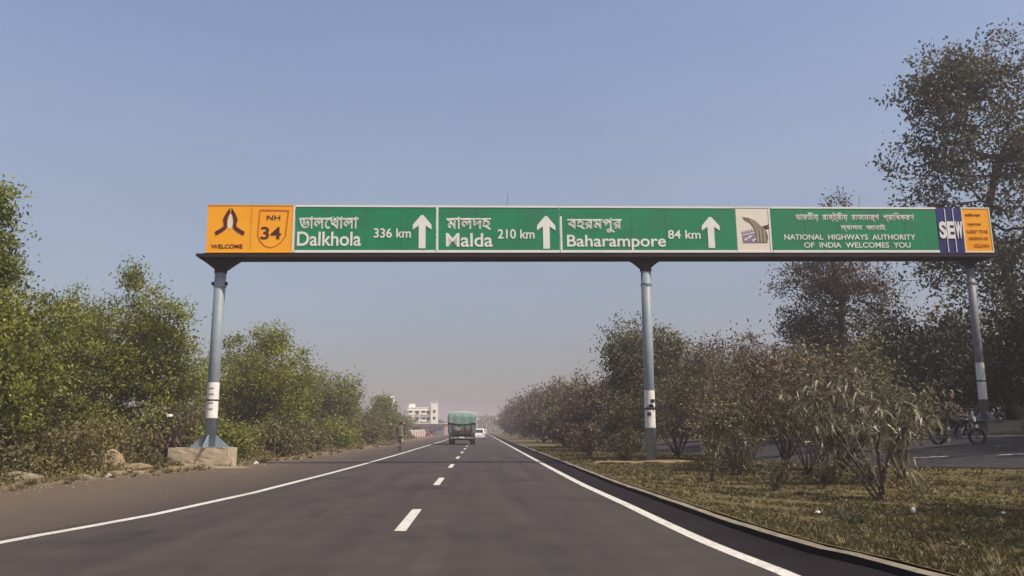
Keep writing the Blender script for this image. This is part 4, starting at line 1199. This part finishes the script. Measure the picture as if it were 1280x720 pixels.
# tarpaulin: sagging domed cover with folds
bm = bmesh.new()
NX, NY = 18, 22
rr = random.Random(5)
grid = []
for j in range(NY + 1):
    row = []
    for i in range(NX + 1):
        u = -1 + 2 * i / NX; v = j / NY
        x = 1.26 * math.copysign(min(1, abs(u) * 1.35), u)
        over = max(0, abs(u) - .74) / .26
        z = 2.86 + .07 * (1 - (u / .74) ** 2 if abs(u) < .74 else 0) - over * 1.0
        z -= .06 * math.sin(v * 19 + u * 2) ** 2 + rr.uniform(0, .03)
        x += .03 * math.sin(v * 23 + abs(u) * 6) * (over > 0)
        row.append(bm.verts.new((x, -.06 + 5.3 * v, z)))
    grid.append(row)
for j in range(NY):
    for i in range(NX): bm.faces.new((grid[j][i], grid[j][i + 1], grid[j + 1][i + 1], grid[j + 1][i]))
for j in (0, NY):   # end flaps
    base = [bm.verts.new((v.co.x * .97, v.co.y + (.02 if j else -.05) + rr.uniform(-.02, .02), 1.82 + .12 * abs(v.co.x) + rr.uniform(-.04, .04))) for v in grid[j]]
    mid = [bm.verts.new((a.co.x * .99, (a.co.y + b.co.y) / 2 + .05 * math.sin(k * 1.7), (a.co.z + b.co.z) / 2)) for k, (a, b) in enumerate(zip(grid[j], base))]
    for i in range(NX):
        if grid[j][i].co.z > 1.95 or grid[j][i + 1].co.z > 1.95:
            bm.faces.new((grid[j][i], mid[i], mid[i + 1], grid[j][i + 1])); bm.faces.new((mid[i], base[i], base[i + 1], mid[i + 1]))
bmesh.ops.recalc_face_normals(bm, faces=bm.faces)
me = bpy.data.meshes.new('tarpaulin'); bm.to_mesh(me); bm.free(); me.materials.append(M['tarp'])
me.polygons.foreach_set('use_smooth', [True] * len(me.polygons))
o = bpy.data.objects.new('tarpaulin', me); COL.objects.link(o); o.parent = tk
for k in range(4):
    MB().tube([(-1.29, .3 + k * 1.5, 1.6), (-1.25, .3 + k * 1.5, 2.86), (0, .3 + k * 1.5, 2.97), (1.25, .3 + k * 1.5, 2.86), (1.29, .3 + k * 1.5, 1.6)], .015, n=4).build('rope', M['paper'], tk)
cb = MB().prism([(5.3, .7), (6.9, .7), (6.95, 1.5), (6.7, 2.55), (5.3, 2.65)], -1.12, 1.12, axis='x')
cb.build('cab', M['truck_red'], tk, bevel=.03)
MB().box(0, 6.86, 2.0, 1.9, .06, .7).build('windscreen', M['glass'], tk)
for s in (-1, 1):
    MB().box(s * 1.13, 6.1, 1.95, .03, .8, .55).build('side_window', M['glass'], tk)
    m_ = MB().box(s * 1.3, 6.6, 2.0, .06, .14, .34).tube([(s * 1.1, 6.6, 2.2), (s * 1.3, 6.6, 2.15)], .02, n=5).build('mirror', M['black'], tk)
    MB().box(s * .95, -.03, .84, .28, .05, .14).build('tail_lamp', M['truck_red'], tk)
    MB().box(s * .86, .62, .45, .5, .02, .42).build('mudflap', M['black'], tk)
    for dx in (.0, .28): wheel(tk, s * (1.06 - dx), 1.3, .48, .24)
    wheel(tk, s * 1.0, 6.0, .48, .26)
MB().box(0, -.05, .62, 2.1, .09, .12).build('bumper', M['chrome'], tk)
MB().box(0, -.11, .66, .46, .02, .12).build('number_plate', M['paper'], tk)
MB().tube([(-1.0, 1.3, .48), (1.0, 1.3, .48)], .09, n=10).build('axle', M['black'], tk)

def car(name, label, loc, rz, paint, back_lamp=True, sc=1.0):
    c = empty(name, loc, rz, label, 'car'); c.scale = (sc,) * 3
    prof = [(-1.9, .28), (-1.95, .62), (-1.86, .9), (-1.55, 1.38), (-1.3, 1.47), (-.2, 1.5), (.45, 1.42), (1.0, .98), (1.75, .84), (1.93, .6), (1.9, .28)]
    bm = bmesh.new()
    secs = []
    for xx, kz, ky in ((-.8, .93, .96), (-.76, .985, .99), (-.55, 1, 1), (.55, 1, 1), (.76, .985, .99), (.8, .93, .96)):
        secs.append([bm.verts.new((xx * (1 - .17 * max(0, (z - .9)) / .6), y * ky, z * kz if z > .3 else z)) for y, z in prof])
    n = len(prof)
    for a in range(len(secs) - 1):
        for i in range(n): bm.faces.new((secs[a][i], secs[a][(i + 1) % n], secs[a + 1][(i + 1) % n], secs[a + 1][i]))
    bm.faces.new(secs[0]); bm.faces.new(secs[-1][::-1])
    bmesh.ops.recalc_face_normals(bm, faces=bm.faces)
    me = bpy.data.meshes.new('body'); bm.to_mesh(me); bm.free(); me.materials.append(paint)
    me.polygons.foreach_set('use_smooth', [True] * len(me.polygons))
    o = bpy.data.objects.new('body', me); COL.objects.link(o); o.parent = c
    me.shade_flat()
    MB().add([(-.6, -1.87, .95), (.6, -1.87, .95), (.53, -1.60, 1.35), (-.53, -1.60, 1.35)], [(0, 1, 2, 3)]).build('rear_window', M['glass'], c)
    MB().add([(-.62, 1.0, 1.02), (.62, 1.0, 1.02), (.54, .50, 1.40), (-.54, .50, 1.40)], [(0, 1, 2, 3)]).build('windscreen', M['glass'], c)
    for s in (-1, 1):
        MB().add([(s * .79, -1.35, .95), (s * .79, .85, .98), (s * .70, .38, 1.36), (s * .695, -1.2, 1.38)], [(0, 1, 2, 3)]).build('side_window', M['glass'], c)
        MB().box(s * .66, -1.93, .78, .16, .05, .2).build('tail_lamp', M['lamp_red'], c)
        MB().box(s * .62, 1.88, .66, .26, .06, .13).build('headlight', M['lamp_clear'], c)
        MB().box(s * .9, .72, 1.0, .14, .08, .1).build('mirror', M['black'], c)
        wheel(c, s * .72, -1.25, .29, .17); wheel(c, s * .72, 1.25, .29, .17)
    MB().box(0, -1.96, .42, 1.5, .06, .2).build('bumper', paint, c)
    MB().box(0, -2.0, .52, .4, .01, .1).build('number_plate', M['lamp_clear'], c)
    return c
car('car', 'small white car on the road just right of the truck, farther ahead', (-.15, 112.0, 0), 0, M['car_white'])
car('car', 'dark car parked on the left shoulder before the pink wall', (-12.2, 168.0, 0), R(35), M['car_dark'])
car('car', 'tiny pale car far down the road right of the white car', (.9, 205.0, 0), 0, M['car_white'])
car('car', 'dark car on the side of the road next to the parked one', (-10.6, 178.0, 0), R(-10), M['car_dark'])

# ------------------------------------------------------------------ people
M['skin'] = material('skin', (.16, .085, .055), rough=.6)
M['hair'] = material('hair', (.012, .01, .01), rough=.6)
M['cloth_dark'] = material('cloth_dark', (.03, .03, .045), (.045, .04, .06), rough=.9, scale=12)
M['cloth_olive'] = material('cloth_olive', (.09, .09, .045), (.12, .11, .06), rough=.9, scale=12)
M['cloth_pale'] = material('cloth_pale', (.36, .33, .27), (.28, .26, .2), rough=.9, scale=12)
M['cloth_black'] = material('cloth_black', (.018, .018, .022), (.03, .028, .03), rough=.9, scale=12)

def person(label, loc, rz, J, shirt, trousers, group=None, hair_r=(.085, .10, .11)):
    """J: joints in local metres, x forward, y left, z up"""
    root = empty('person', loc, rz, label, 'person', group)
    names = ['pelvis', 'waist', 'chest', 'neck', 'chin', 'head', 'crown']
    rad = dict(pelvis=.145, waist=.125, chest=.155, neck=.055, chin=.07, head=.092, crown=.078)
    E = [('pelvis', 'waist', 's'), ('waist', 'chest', 's'), ('chest', 'neck', 's'), ('neck', 'chin', 'k'), ('chin', 'head', 'k'), ('head', 'crown', 'k')]
    J = {k: Vector(v) for k, v in J.items()}
    fw = (J['nose'] - J['head']).normalized()
    sidev = Vector((0, 1, 0)) if abs(fw.y) < .6 else Vector((1, 0, 0))
    sidev = (sidev - fw * sidev.dot(fw)).normalized()
    J['nose'] = J['head'] + fw * .088 - Vector((0, 0, .005)); rad['nose'] = .014
    E.append(('head', 'nose', 'k'))
    for s, t in ((1, 'L'), (-1, 'R')):
        J['ear' + t] = J['head'] + sidev * s * .092; rad['ear' + t] = .016
        E.append(('head', 'ear' + t, 'k'))
        for a, r in (('shoulder', .07), ('elbow', .048), ('wrist', .03), ('palm', .036), ('hip', .10), ('knee', .066), ('ankle', .042), ('heel', .04), ('toe', .03)):
            rad[a + t] = r
        E += [('chest', 'shoulder' + t, 's'), ('shoulder' + t, 'elbow' + t, 's'), ('elbow' + t, 'wrist' + t, 'k'), ('wrist' + t, 'palm' + t, 'k'),
              ('pelvis', 'hip' + t, 't'), ('hip' + t, 'knee' + t, 't'), ('knee' + t, 'ankle' + t, 't'), ('ankle' + t, 'toe' + t, 'f')]
        w_, p_ = J['wrist' + t], J['palm' + t]
        d = (p_ - w_).normalized(); side = d.cross(Vector((0, 0, 1)))
        side = side.normalized() if side.length > .1 else Vector((0, 1, 0))
        dn = Vector((0, 0, -1)) if abs(d.z) < .8 else Vector((1, 0, 0))
        for q, ln in enumerate((.062, .07, .066, .052)):
            f0 = f'f{q}' + t; f1 = f'g{q}' + t
            J[f0] = p_ + d * .045 + side * (.027 - .018 * q); J[f1] = J[f0] + d * ln * .35 + dn * ln * .6
            rad[f0] = .011; rad[f1] = .009
            E += [('palm' + t, f0, 'k'), (f0, f1, 'k')]
        J['th' + t] = w_ + d * .045 + side * .045; J['ti' + t] = J['th' + t] + d * .035 + dn * .02
        rad['th' + t] = .013; rad['ti' + t] = .01
        E += [('palm' + t, 'th' + t, 'k'), ('th' + t, 'ti' + t, 'k')]
    keys = ['pelvis'] + sorted({k for a, b, c in E for k in (a, b)} - {'pelvis'})
    ix = {k: i for i, k in enumerate(keys)}
    me = bpy.data.meshes.new('body')
    me.from_pydata([tuple(J[k]) for k in keys], [(ix[a], ix[b]) for a, b, c in E], [])
    tmp = bpy.data.objects.new('body', me); COL.objects.link(tmp)
    md = tmp.modifiers.new('skin', 'SKIN'); md.use_smooth_shade = True
    sk = me.skin_vertices[0].data
    for k, i in ix.items():
        sk[i].radius = (rad[k], rad[k]); sk[i].use_root = (k == 'pelvis')
    tmp.modifiers.new('sub', 'SUBSURF').levels = 1
    dg = bpy.context.evaluated_depsgraph_get()
    fin = bpy.data.meshes.new_from_object(tmp.evaluated_get(dg))
    bpy.data.objects.remove(tmp)
    fin.materials.clear()
    for m_ in (M['skin'], shirt, trousers, M['black']): fin.materials.append(m_)
    code = dict(k=0, s=1, t=2, f=3)
    segs = [(J[a], J[b], code[c]) for a, b, c in E]
    for pl in fin.polygons:
        c = pl.center; best = (9, 0)
        for a, b, k in segs:
            ab = b - a; t_ = max(0, min(1, (c - a).dot(ab) / max(ab.length_squared, 1e-9)))
            dd = (c - a - ab * t_).length
            if dd < best[0]: best = (dd, k)
        pl.material_index = best[1]; pl.use_smooth = True
    b_ = bpy.data.objects.new('body', fin); COL.objects.link(b_); b_.parent = root
    hc = J['head'] * .45 + J['crown'] * .55 - fw * .022
    MB().ellipsoid(hc, hair_r, 14, 8, zmin=-.35).build('hair', M['hair'], root, smooth=True)
    for s in (-1, 1):
        MB().ellipsoid(J['head'] + fw * .083 + sidev * s * .032 + Vector((0, 0, .02)), (.012, .012, .008), 8, 5).build('eye', M['hair'], root)
    MB().ellipsoid(J['head'] + fw * .08 - Vector((0, 0, .05)), (.012, .024, .006), 8, 5).build('mouth', M['truck_red'], root)
    return root

# bicycle, local x forward
def bicycle(label, loc, rz):
    b = empty('bicycle', loc, rz, label, 'bicycle')
    fr = MB()
    bb, st, hd, rx, fx = (-.05, 0, .30), (-.2, 0, .86), (.42, 0, .88), (-.52, 0, .34), (.58, 0, .34)
    for a, c in ((bb, st), (bb, (.46, 0, .74)), ((-.18, 0, .78), (.42, 0, .86)), ((.42, 0, .96), (.47, 0, .68))): fr.tube([a, c], .017, n=7)
    for s in (-.04, .04):
        fr.tube([(bb[0], s, bb[2]), (rx[0], s, rx[2])], .01, n=5); fr.tube([(-.18, s, .78), (rx[0], s, rx[2])], .009, n=5)
    fr.build('frame', M['black'], b)
    fk = MB()
    for s in (-.05, .05): fk.tube([(.47, s, .68), (.53, s, .5), (fx[0], s, fx[2])], .011, n=5)
    fk.build('fork', M['chrome'], b)
    for c in (rx, fx):
        w_ = MB().torus((c[0], 0, c[2]), .32, .02, n=28, m=6).build('wheel', M['black'], b, smooth=True)
        sp = MB()
        for k in range(16):
            a = k * math.pi / 8
            sp.tube([(c[0], .02 * (-1) ** k, c[2]), (c[0] + .31 * math.cos(a), 0, c[2] + .31 * math.sin(a))], .002, n=3)
        sp.tube([(c[0], -.05, c[2]), (c[0], .05, c[2])], .025, n=8)
        sp.build('spokes', M['chrome'], w_)
        MB().torus((c[0], 0, c[2]), .355, .014, n=28, m=4).build('mudguard', M['black'], b)
    MB().tube([(.3, .27, 1.0), (.42, .14, 1.02), (.42, 0, .98), (.42, -.14, 1.02), (.3, -.27, 1.0)], .013, n=6).build('handlebar', M['chrome'], b)
    MB().ellipsoid((-.22, 0, .92), (.13, .08, .04), 12, 6).build('saddle', M['black'], b, smooth=True)
    cr = MB().tube([bb[:1] + (.1,) + bb[2:], (.05, .1, .16)], .01, n=5).tube([(bb[0], -.1, bb[2]), (-.15, -.1, .44)], .01, n=5)
    cr.build('crank', M['chrome'], b)
    for p_ in ((.05, .15, .16), (-.15, -.15, .44)): MB().box(*p_, .09, .1, .02).build('pedal', M['black'], b)
    cr2 = MB().box(-.5, 0, .76, .36, .16, .015)
    for s in (-.07, .07): cr2.tube([(-.36, s, .76), (-.5, s, .38)], .006, n=4)
    cr2.build('carrier', M['steel_dark'], b)
    return b
CYC = (-5.15, 53.0, 0)
bicycle('black roadster bicycle ridden along the left edge line ahead', CYC, R(92))
Jc = dict(pelvis=(-.2, 0, 1.02), waist=(-.14, 0, 1.18), chest=(-.03, 0, 1.4), neck=(.02, 0, 1.56), chin=(.05, 0, 1.64), head=(.06, 0, 1.72), crown=(.05, 0, 1.80), nose=(.16, 0, 1.71),
          shoulderL=(-.02, .19, 1.48), elbowL=(.12, .27, 1.24), wristL=(.26, .25, 1.06), palmL=(.31, .25, 1.035),
          shoulderR=(-.02, -.19, 1.48), elbowR=(.12, -.27, 1.24), wristR=(.26, -.25, 1.06), palmR=(.31, -.25, 1.035),
          hipL=(-.17, .09, .96), kneeL=(.13, .12, .62), ankleL=(.0, .13, .24), heelL=(-.06, .14, .2), toeL=(.12, .14, .19),
          hipR=(-.17, -.09, .96), kneeR=(.17, -.12, .82), ankleR=(-.2, -.13, .50), heelR=(-.26, -.14, .47), toeR=(-.08, -.14, .47))
person('cyclist in an olive shirt and pale trousers riding a bicycle on the left edge', CYC, R(92), Jc, M['cloth_olive'], M['cloth_pale'])

# motorcycle with rider on the side road
def motorcycle(label, loc, rz):
    b = empty('motorcycle', loc, rz, label, 'motorcycle')
    for c in ((-.62, .30), (.68, .30)):
        w_ = MB().torus((c[0], 0, c[1]), .25, .052, n=26, m=8).build('wheel', M['black'], b, smooth=True)
        sp = MB().torus((c[0], 0, c[1]), .20, .016, n=24, m=5)
        for k in range(6):
            a = k * math.pi / 3 + .3; sp.tube([(c[0], 0, c[1]), (c[0] + .2 * math.cos(a), 0, c[1] + .2 * math.sin(a))], .012, n=5)
        sp.tube([(c[0], -.07, c[1]), (c[0], .07, c[1])], .045, n=10)
        sp.build('rim', M['steel_dark'], w_)
    fr = MB()
    for s in (-.11, .11):
        fr.tube([(-.62, s, .30), (-.1, s * .9, .34), (.25, s * .6, .38), (.42, s * .3, .82)], .018, n=6)
        fr.tube([(.42, s * .3, .84), (-.1, s, .74), (-.75, s, .80)], .016, n=6)
        fr.tube([(-.6, s * 1.2, .32), (-.45, s * 1.2, .72)], .026, n=8)
    fr.build('frame', M['black'], b)
    fk = MB()
    for s in (-.08, .08): fk.tube([(.68, s, .30), (.44, s, .95)], .022, n=7)
    fk.build('fork', M['steel_dark'], b)
    MB().box(.02, 0, .42, .34, .26, .26).tube([(.0, 0, .5), (.12, 0, .68)], .09, n=12).build('engine', M['steel_dark'], b, bevel=.02)
    MB().ellipsoid((.18, 0, .86), (.27, .14, .13), 16, 10).build('tank', M['cloth_dark'], b, smooth=True)
    MB().prism([(-.72, .84), (-.05, .80), (-.02, .86), (-.3, .90), (-.7, .96)], -.13, .13).build('seat', M['black'], b, bevel=.02)
    MB().tube([(.25, -.13, .36), (.1, -.16, .24), (-.75, -.17, .30)], [.02, .025, .04], n=8).build('exhaust', M['steel_dark'], b)
    MB().tube([(.28, .36, 1.06), (.4, .16, 1.08), (.42, 0, 1.0), (.4, -.16, 1.08), (.28, -.36, 1.06)], .014, n=6).build('handlebar', M['steel_dark'], b)
    h = MB().ellipsoid((.55, 0, .92), (.10, .12, .12), 14, 8).build('headlight', M['steel_dark'], b, smooth=True)
    MB().tube([(.62, 0, .92), (.66, 0, .92)], .095, n=16).build('lens', M['lamp_clear'], h)
    MB().box(.58, 0, 1.07, .06, .22, .16).build('fairing', M['steel_dark'], b, bevel=.02)
    MB().box(.70, 0, .66, .02, .26, .12).build('number_plate', M['paper'], b)
    for (c, r0_, r1_) in ((.68, 20, 140), (-.62, 30, 160)):
        g_ = MB()
        P = [(c + .33 * math.cos(R(a)), .30 + .33 * math.sin(R(a))) for a in range(r0_, r1_ + 1, 20)]
        for a_, b2 in zip(P[:-1], P[1:]):
            g_.add([(a_[0], -.06, a_[1]), (a_[0], .06, a_[1]), (b2[0], .06, b2[1]), (b2[0], -.06, b2[1])], [(0, 1, 2, 3)])
        g_.build('mudguard', M['car_dark'], b)
    for s in (-1, 1):
        MB().ellipsoid((.46, s * .2, .9), (.03, .035, .03), 8, 6).build('indicator', M['yellow'], b)
        MB().tube([(.3, s * .3, 1.07), (.3, s * .34, 1.2)], .006, n=4).ellipsoid((.3, s * .34, 1.24), (.02, .06, .04), 8, 6).build('mirror', M['black'], b)
    MB().box(-.8, 0, .8, .05, .16, .07).build('tail_lamp', M['lamp_red'], b)
    return b
mx_, my_ = 17.05, 28.5
MC = (mx_, my_, gz(mx_, my_) + .025)
motorcycle('motorcycle coming down the side road in the shade below the right trees', MC, R(-48))
Jm = dict(pelvis=(-.25, 0, 1.0), waist=(-.2, 0, 1.16), chest=(-.13, 0, 1.38), neck=(-.1, 0, 1.55), chin=(-.07, 0, 1.63), head=(-.06, 0, 1.71), crown=(-.07, 0, 1.79), nose=(.04, 0, 1.70),
          shoulderL=(-.12, .2, 1.47), elbowL=(.05, .34, 1.22), wristL=(.23, .36, 1.11), palmL=(.28, .36, 1.085),
          shoulderR=(-.12, -.2, 1.47), elbowR=(.05, -.34, 1.22), wristR=(.23, -.36, 1.11), palmR=(.28, -.36, 1.085),
          hipL=(-.2, .11, .97), kneeL=(.2, .24, .78), ankleL=(.0, .22, .36), heelL=(-.06, .22, .33), toeL=(.15, .23, .3),
          hipR=(-.2, -.11, .97), kneeR=(.2, -.24, .78), ankleR=(.0, -.22, .36), heelR=(-.06, -.22, .33), toeR=(.15, -.23, .3))
person('rider in dark clothes sitting on the motorcycle on the side road', MC, R(-48), Jm, M['cloth_dark'], M['cloth_black'])

# ------------------------------------------------------------------ far buildings
M['plaster'] = material('cream_plaster', (.86, .84, .74), (.80, .77, .67), rough=.85, scale=.6)
M['plaster_pink'] = material('pink_plaster', (.42, .29, .26), (.34, .24, .21), rough=.9, scale=.4)
M['brick'] = material('red_brown_brick', (.26, .13, .08), (.2, .11, .07), rough=.9, scale=1.5)
M['opening'] = material('dark_opening', (.05, .045, .045), rough=.4)
ab = empty('apartment_building', (-19.6, 278, 0), R(6), 'cream apartment block of several storeys far down the left side', 'building')
body = MB().box(0, 4, 4.3, 10.4, 8, 8.6).build('wall', M['plaster'], ab)
tw = MB().box(3.9, 3.0, 5.3, 2.4, 7.4, 10.6).build('tower', M['plaster'], ab)
MB().box(3.9, 3.0, 10.65, 2.7, 7.7, .14).build('roof', M['plaster'], ab)
MB().box(-1.2, 4, 8.75, 8.0, 8.2, .3).build('parapet', M['plaster'], ab)
MB().box(-3.6, 3, 9.5, 2.2, 3, 1.2).build('stair_tower', M['plaster'], ab)
for fl in range(3):
    for k, x in enumerate((-4.1, -1.9, .3, 1.9)):
        z = 2.6 + fl * 2.25
        wn = MB().box(x, -.03, z, 1.15, .10, 1.25).build('window', M['opening'], ab)
        MB().box(x, -.30, z - .74, 1.5, .6, .12).build('sill', M['plaster'], wn)
        MB().box(x, -.2, z + .72, 1.4, .4, .08).build('sunshade', M['plaster'], wn)
        if k in (0, 2):
            bal = MB().box(x, -.55, z - .42, 1.6, .06, .6).box(x - .77, -.28, z - .42, .06, .5, .6).box(x + .77, -.28, z - .42, .06, .5, .6)
            bal.build('balcony', M['plaster'], ab)
    MB().box(3.9, -.74, 3.0 + fl * 2.25, .8, .1, .9).build('window', M['opening'], ab)
pw = empty('roadside_building', (-17.5, 205, 0), R(-4), 'long low pinkish roadside building below the apartment block', 'building')
MB().box(0, 3, 1.35, 17.5, 6, 2.7).build('wall', M['plaster_pink'], pw)
MB().box(0, 2.8, 2.78, 18.2, 6.8, .15).build('roof', M['plaster'], pw)
for k in range(6):
    sh_ = MB().box(-7.2 + k * 2.9, -.03, 1.05, 2.0, .1, 2.0).build('shutter', M['opening'] if k in (1, 3) else M['steel_dark'], pw)
    MB().box(-7.2 + k * 2.9, -.06, 2.25, 2.2, .16, .14).build('lintel', M['plaster'], sh_)
hut = empty('brick_hut', (-14.2, 122, 0), R(5), 'small orange brown brick hut behind the cyclist', 'building')
MB().box(0, 2, 1.1, 5.4, 4, 2.2).build('wall', M['brick'], hut)
MB().box(0, 1.9, 2.26, 5.9, 4.6, .12).build('roof', M['plaster'], hut)
MB().box(-1.3, -.02, .95, .9, .08, 1.9).build('door', M['opening'], hut)
for x in (.3, 1.7): MB().box(x, -.02, 1.3, .8, .08, .7).build('window', M['opening'], hut)
wt = empty('water_tank', (-14.0, 128, 0), 0, 'white rooftop water tank standing above the far left trees', 'water tank')
MB().tube([(0, 0, 5.3), (0, 0, 5.35), (0, 0, 6.35), (0, 0, 6.5), (0, 0, 6.55)], [.5, .56, .56, .35, .2], n=18).build('tank', M['plastic_white'], wt, smooth=True)
for sx in (-1, 1):
    for sy in (-1, 1): MB().box(sx * .75, sy * .75, 2.6, .16, .16, 5.2).build('leg', M['concrete_dull'], wt)
MB().box(0, 0, 5.22, 2.0, 2.0, .14).build('platform', M['concrete_dull'], wt)
bw = empty('boundary_wall', (-8.6, 150, 0), 0, 'low pale pink boundary wall along the left side beyond the shoulder', 'wall')
MB().box(-2.6, 12, .55, .22, 60, 1.1).build('wall', M['plaster_pink'], bw)
for k in range(11): MB().box(-2.6, -16 + k * 5.6, .65, .36, .36, 1.3).build('pillar', M['plaster'], bw)
gd = empty('far_gantry', (0, 330, 0), 0, 'tiny pale overhead gantry far down the road near the vanishing point', 'sign gantry')
MB().box(2, 0, 6.5, 14, .3, .7).build('sign_panel', M['concrete_dull'], gd)
for x in (-5.2, 9.2): MB().tube([(x, 0, 0), (x, 0, 6.2)], .25, n=8).build('post', M['steel'], gd)

# ------------------------------------------------------------------ haze
hzm = bpy.data.materials.new('haze_air'); hzm.use_nodes = True
n, l = hzm.node_tree.nodes, hzm.node_tree.links
n.remove(n['Principled BSDF'])
pv = n.new('ShaderNodeVolumePrincipled')
pv.inputs['Color'].default_value = (.74, .68, .74, 1)
pv.inputs['Density'].default_value = .0014
pv.inputs['Anisotropy'].default_value = .1
l.new(pv.outputs[0], n['Material Output'].inputs['Volume'])
hb = MB().box(0, 560, 11.5, 2420, 1300, 25.0).build('haze', hzm)
tag(hb, 'pale dusty air over the whole scene', 'haze', kind='stuff')
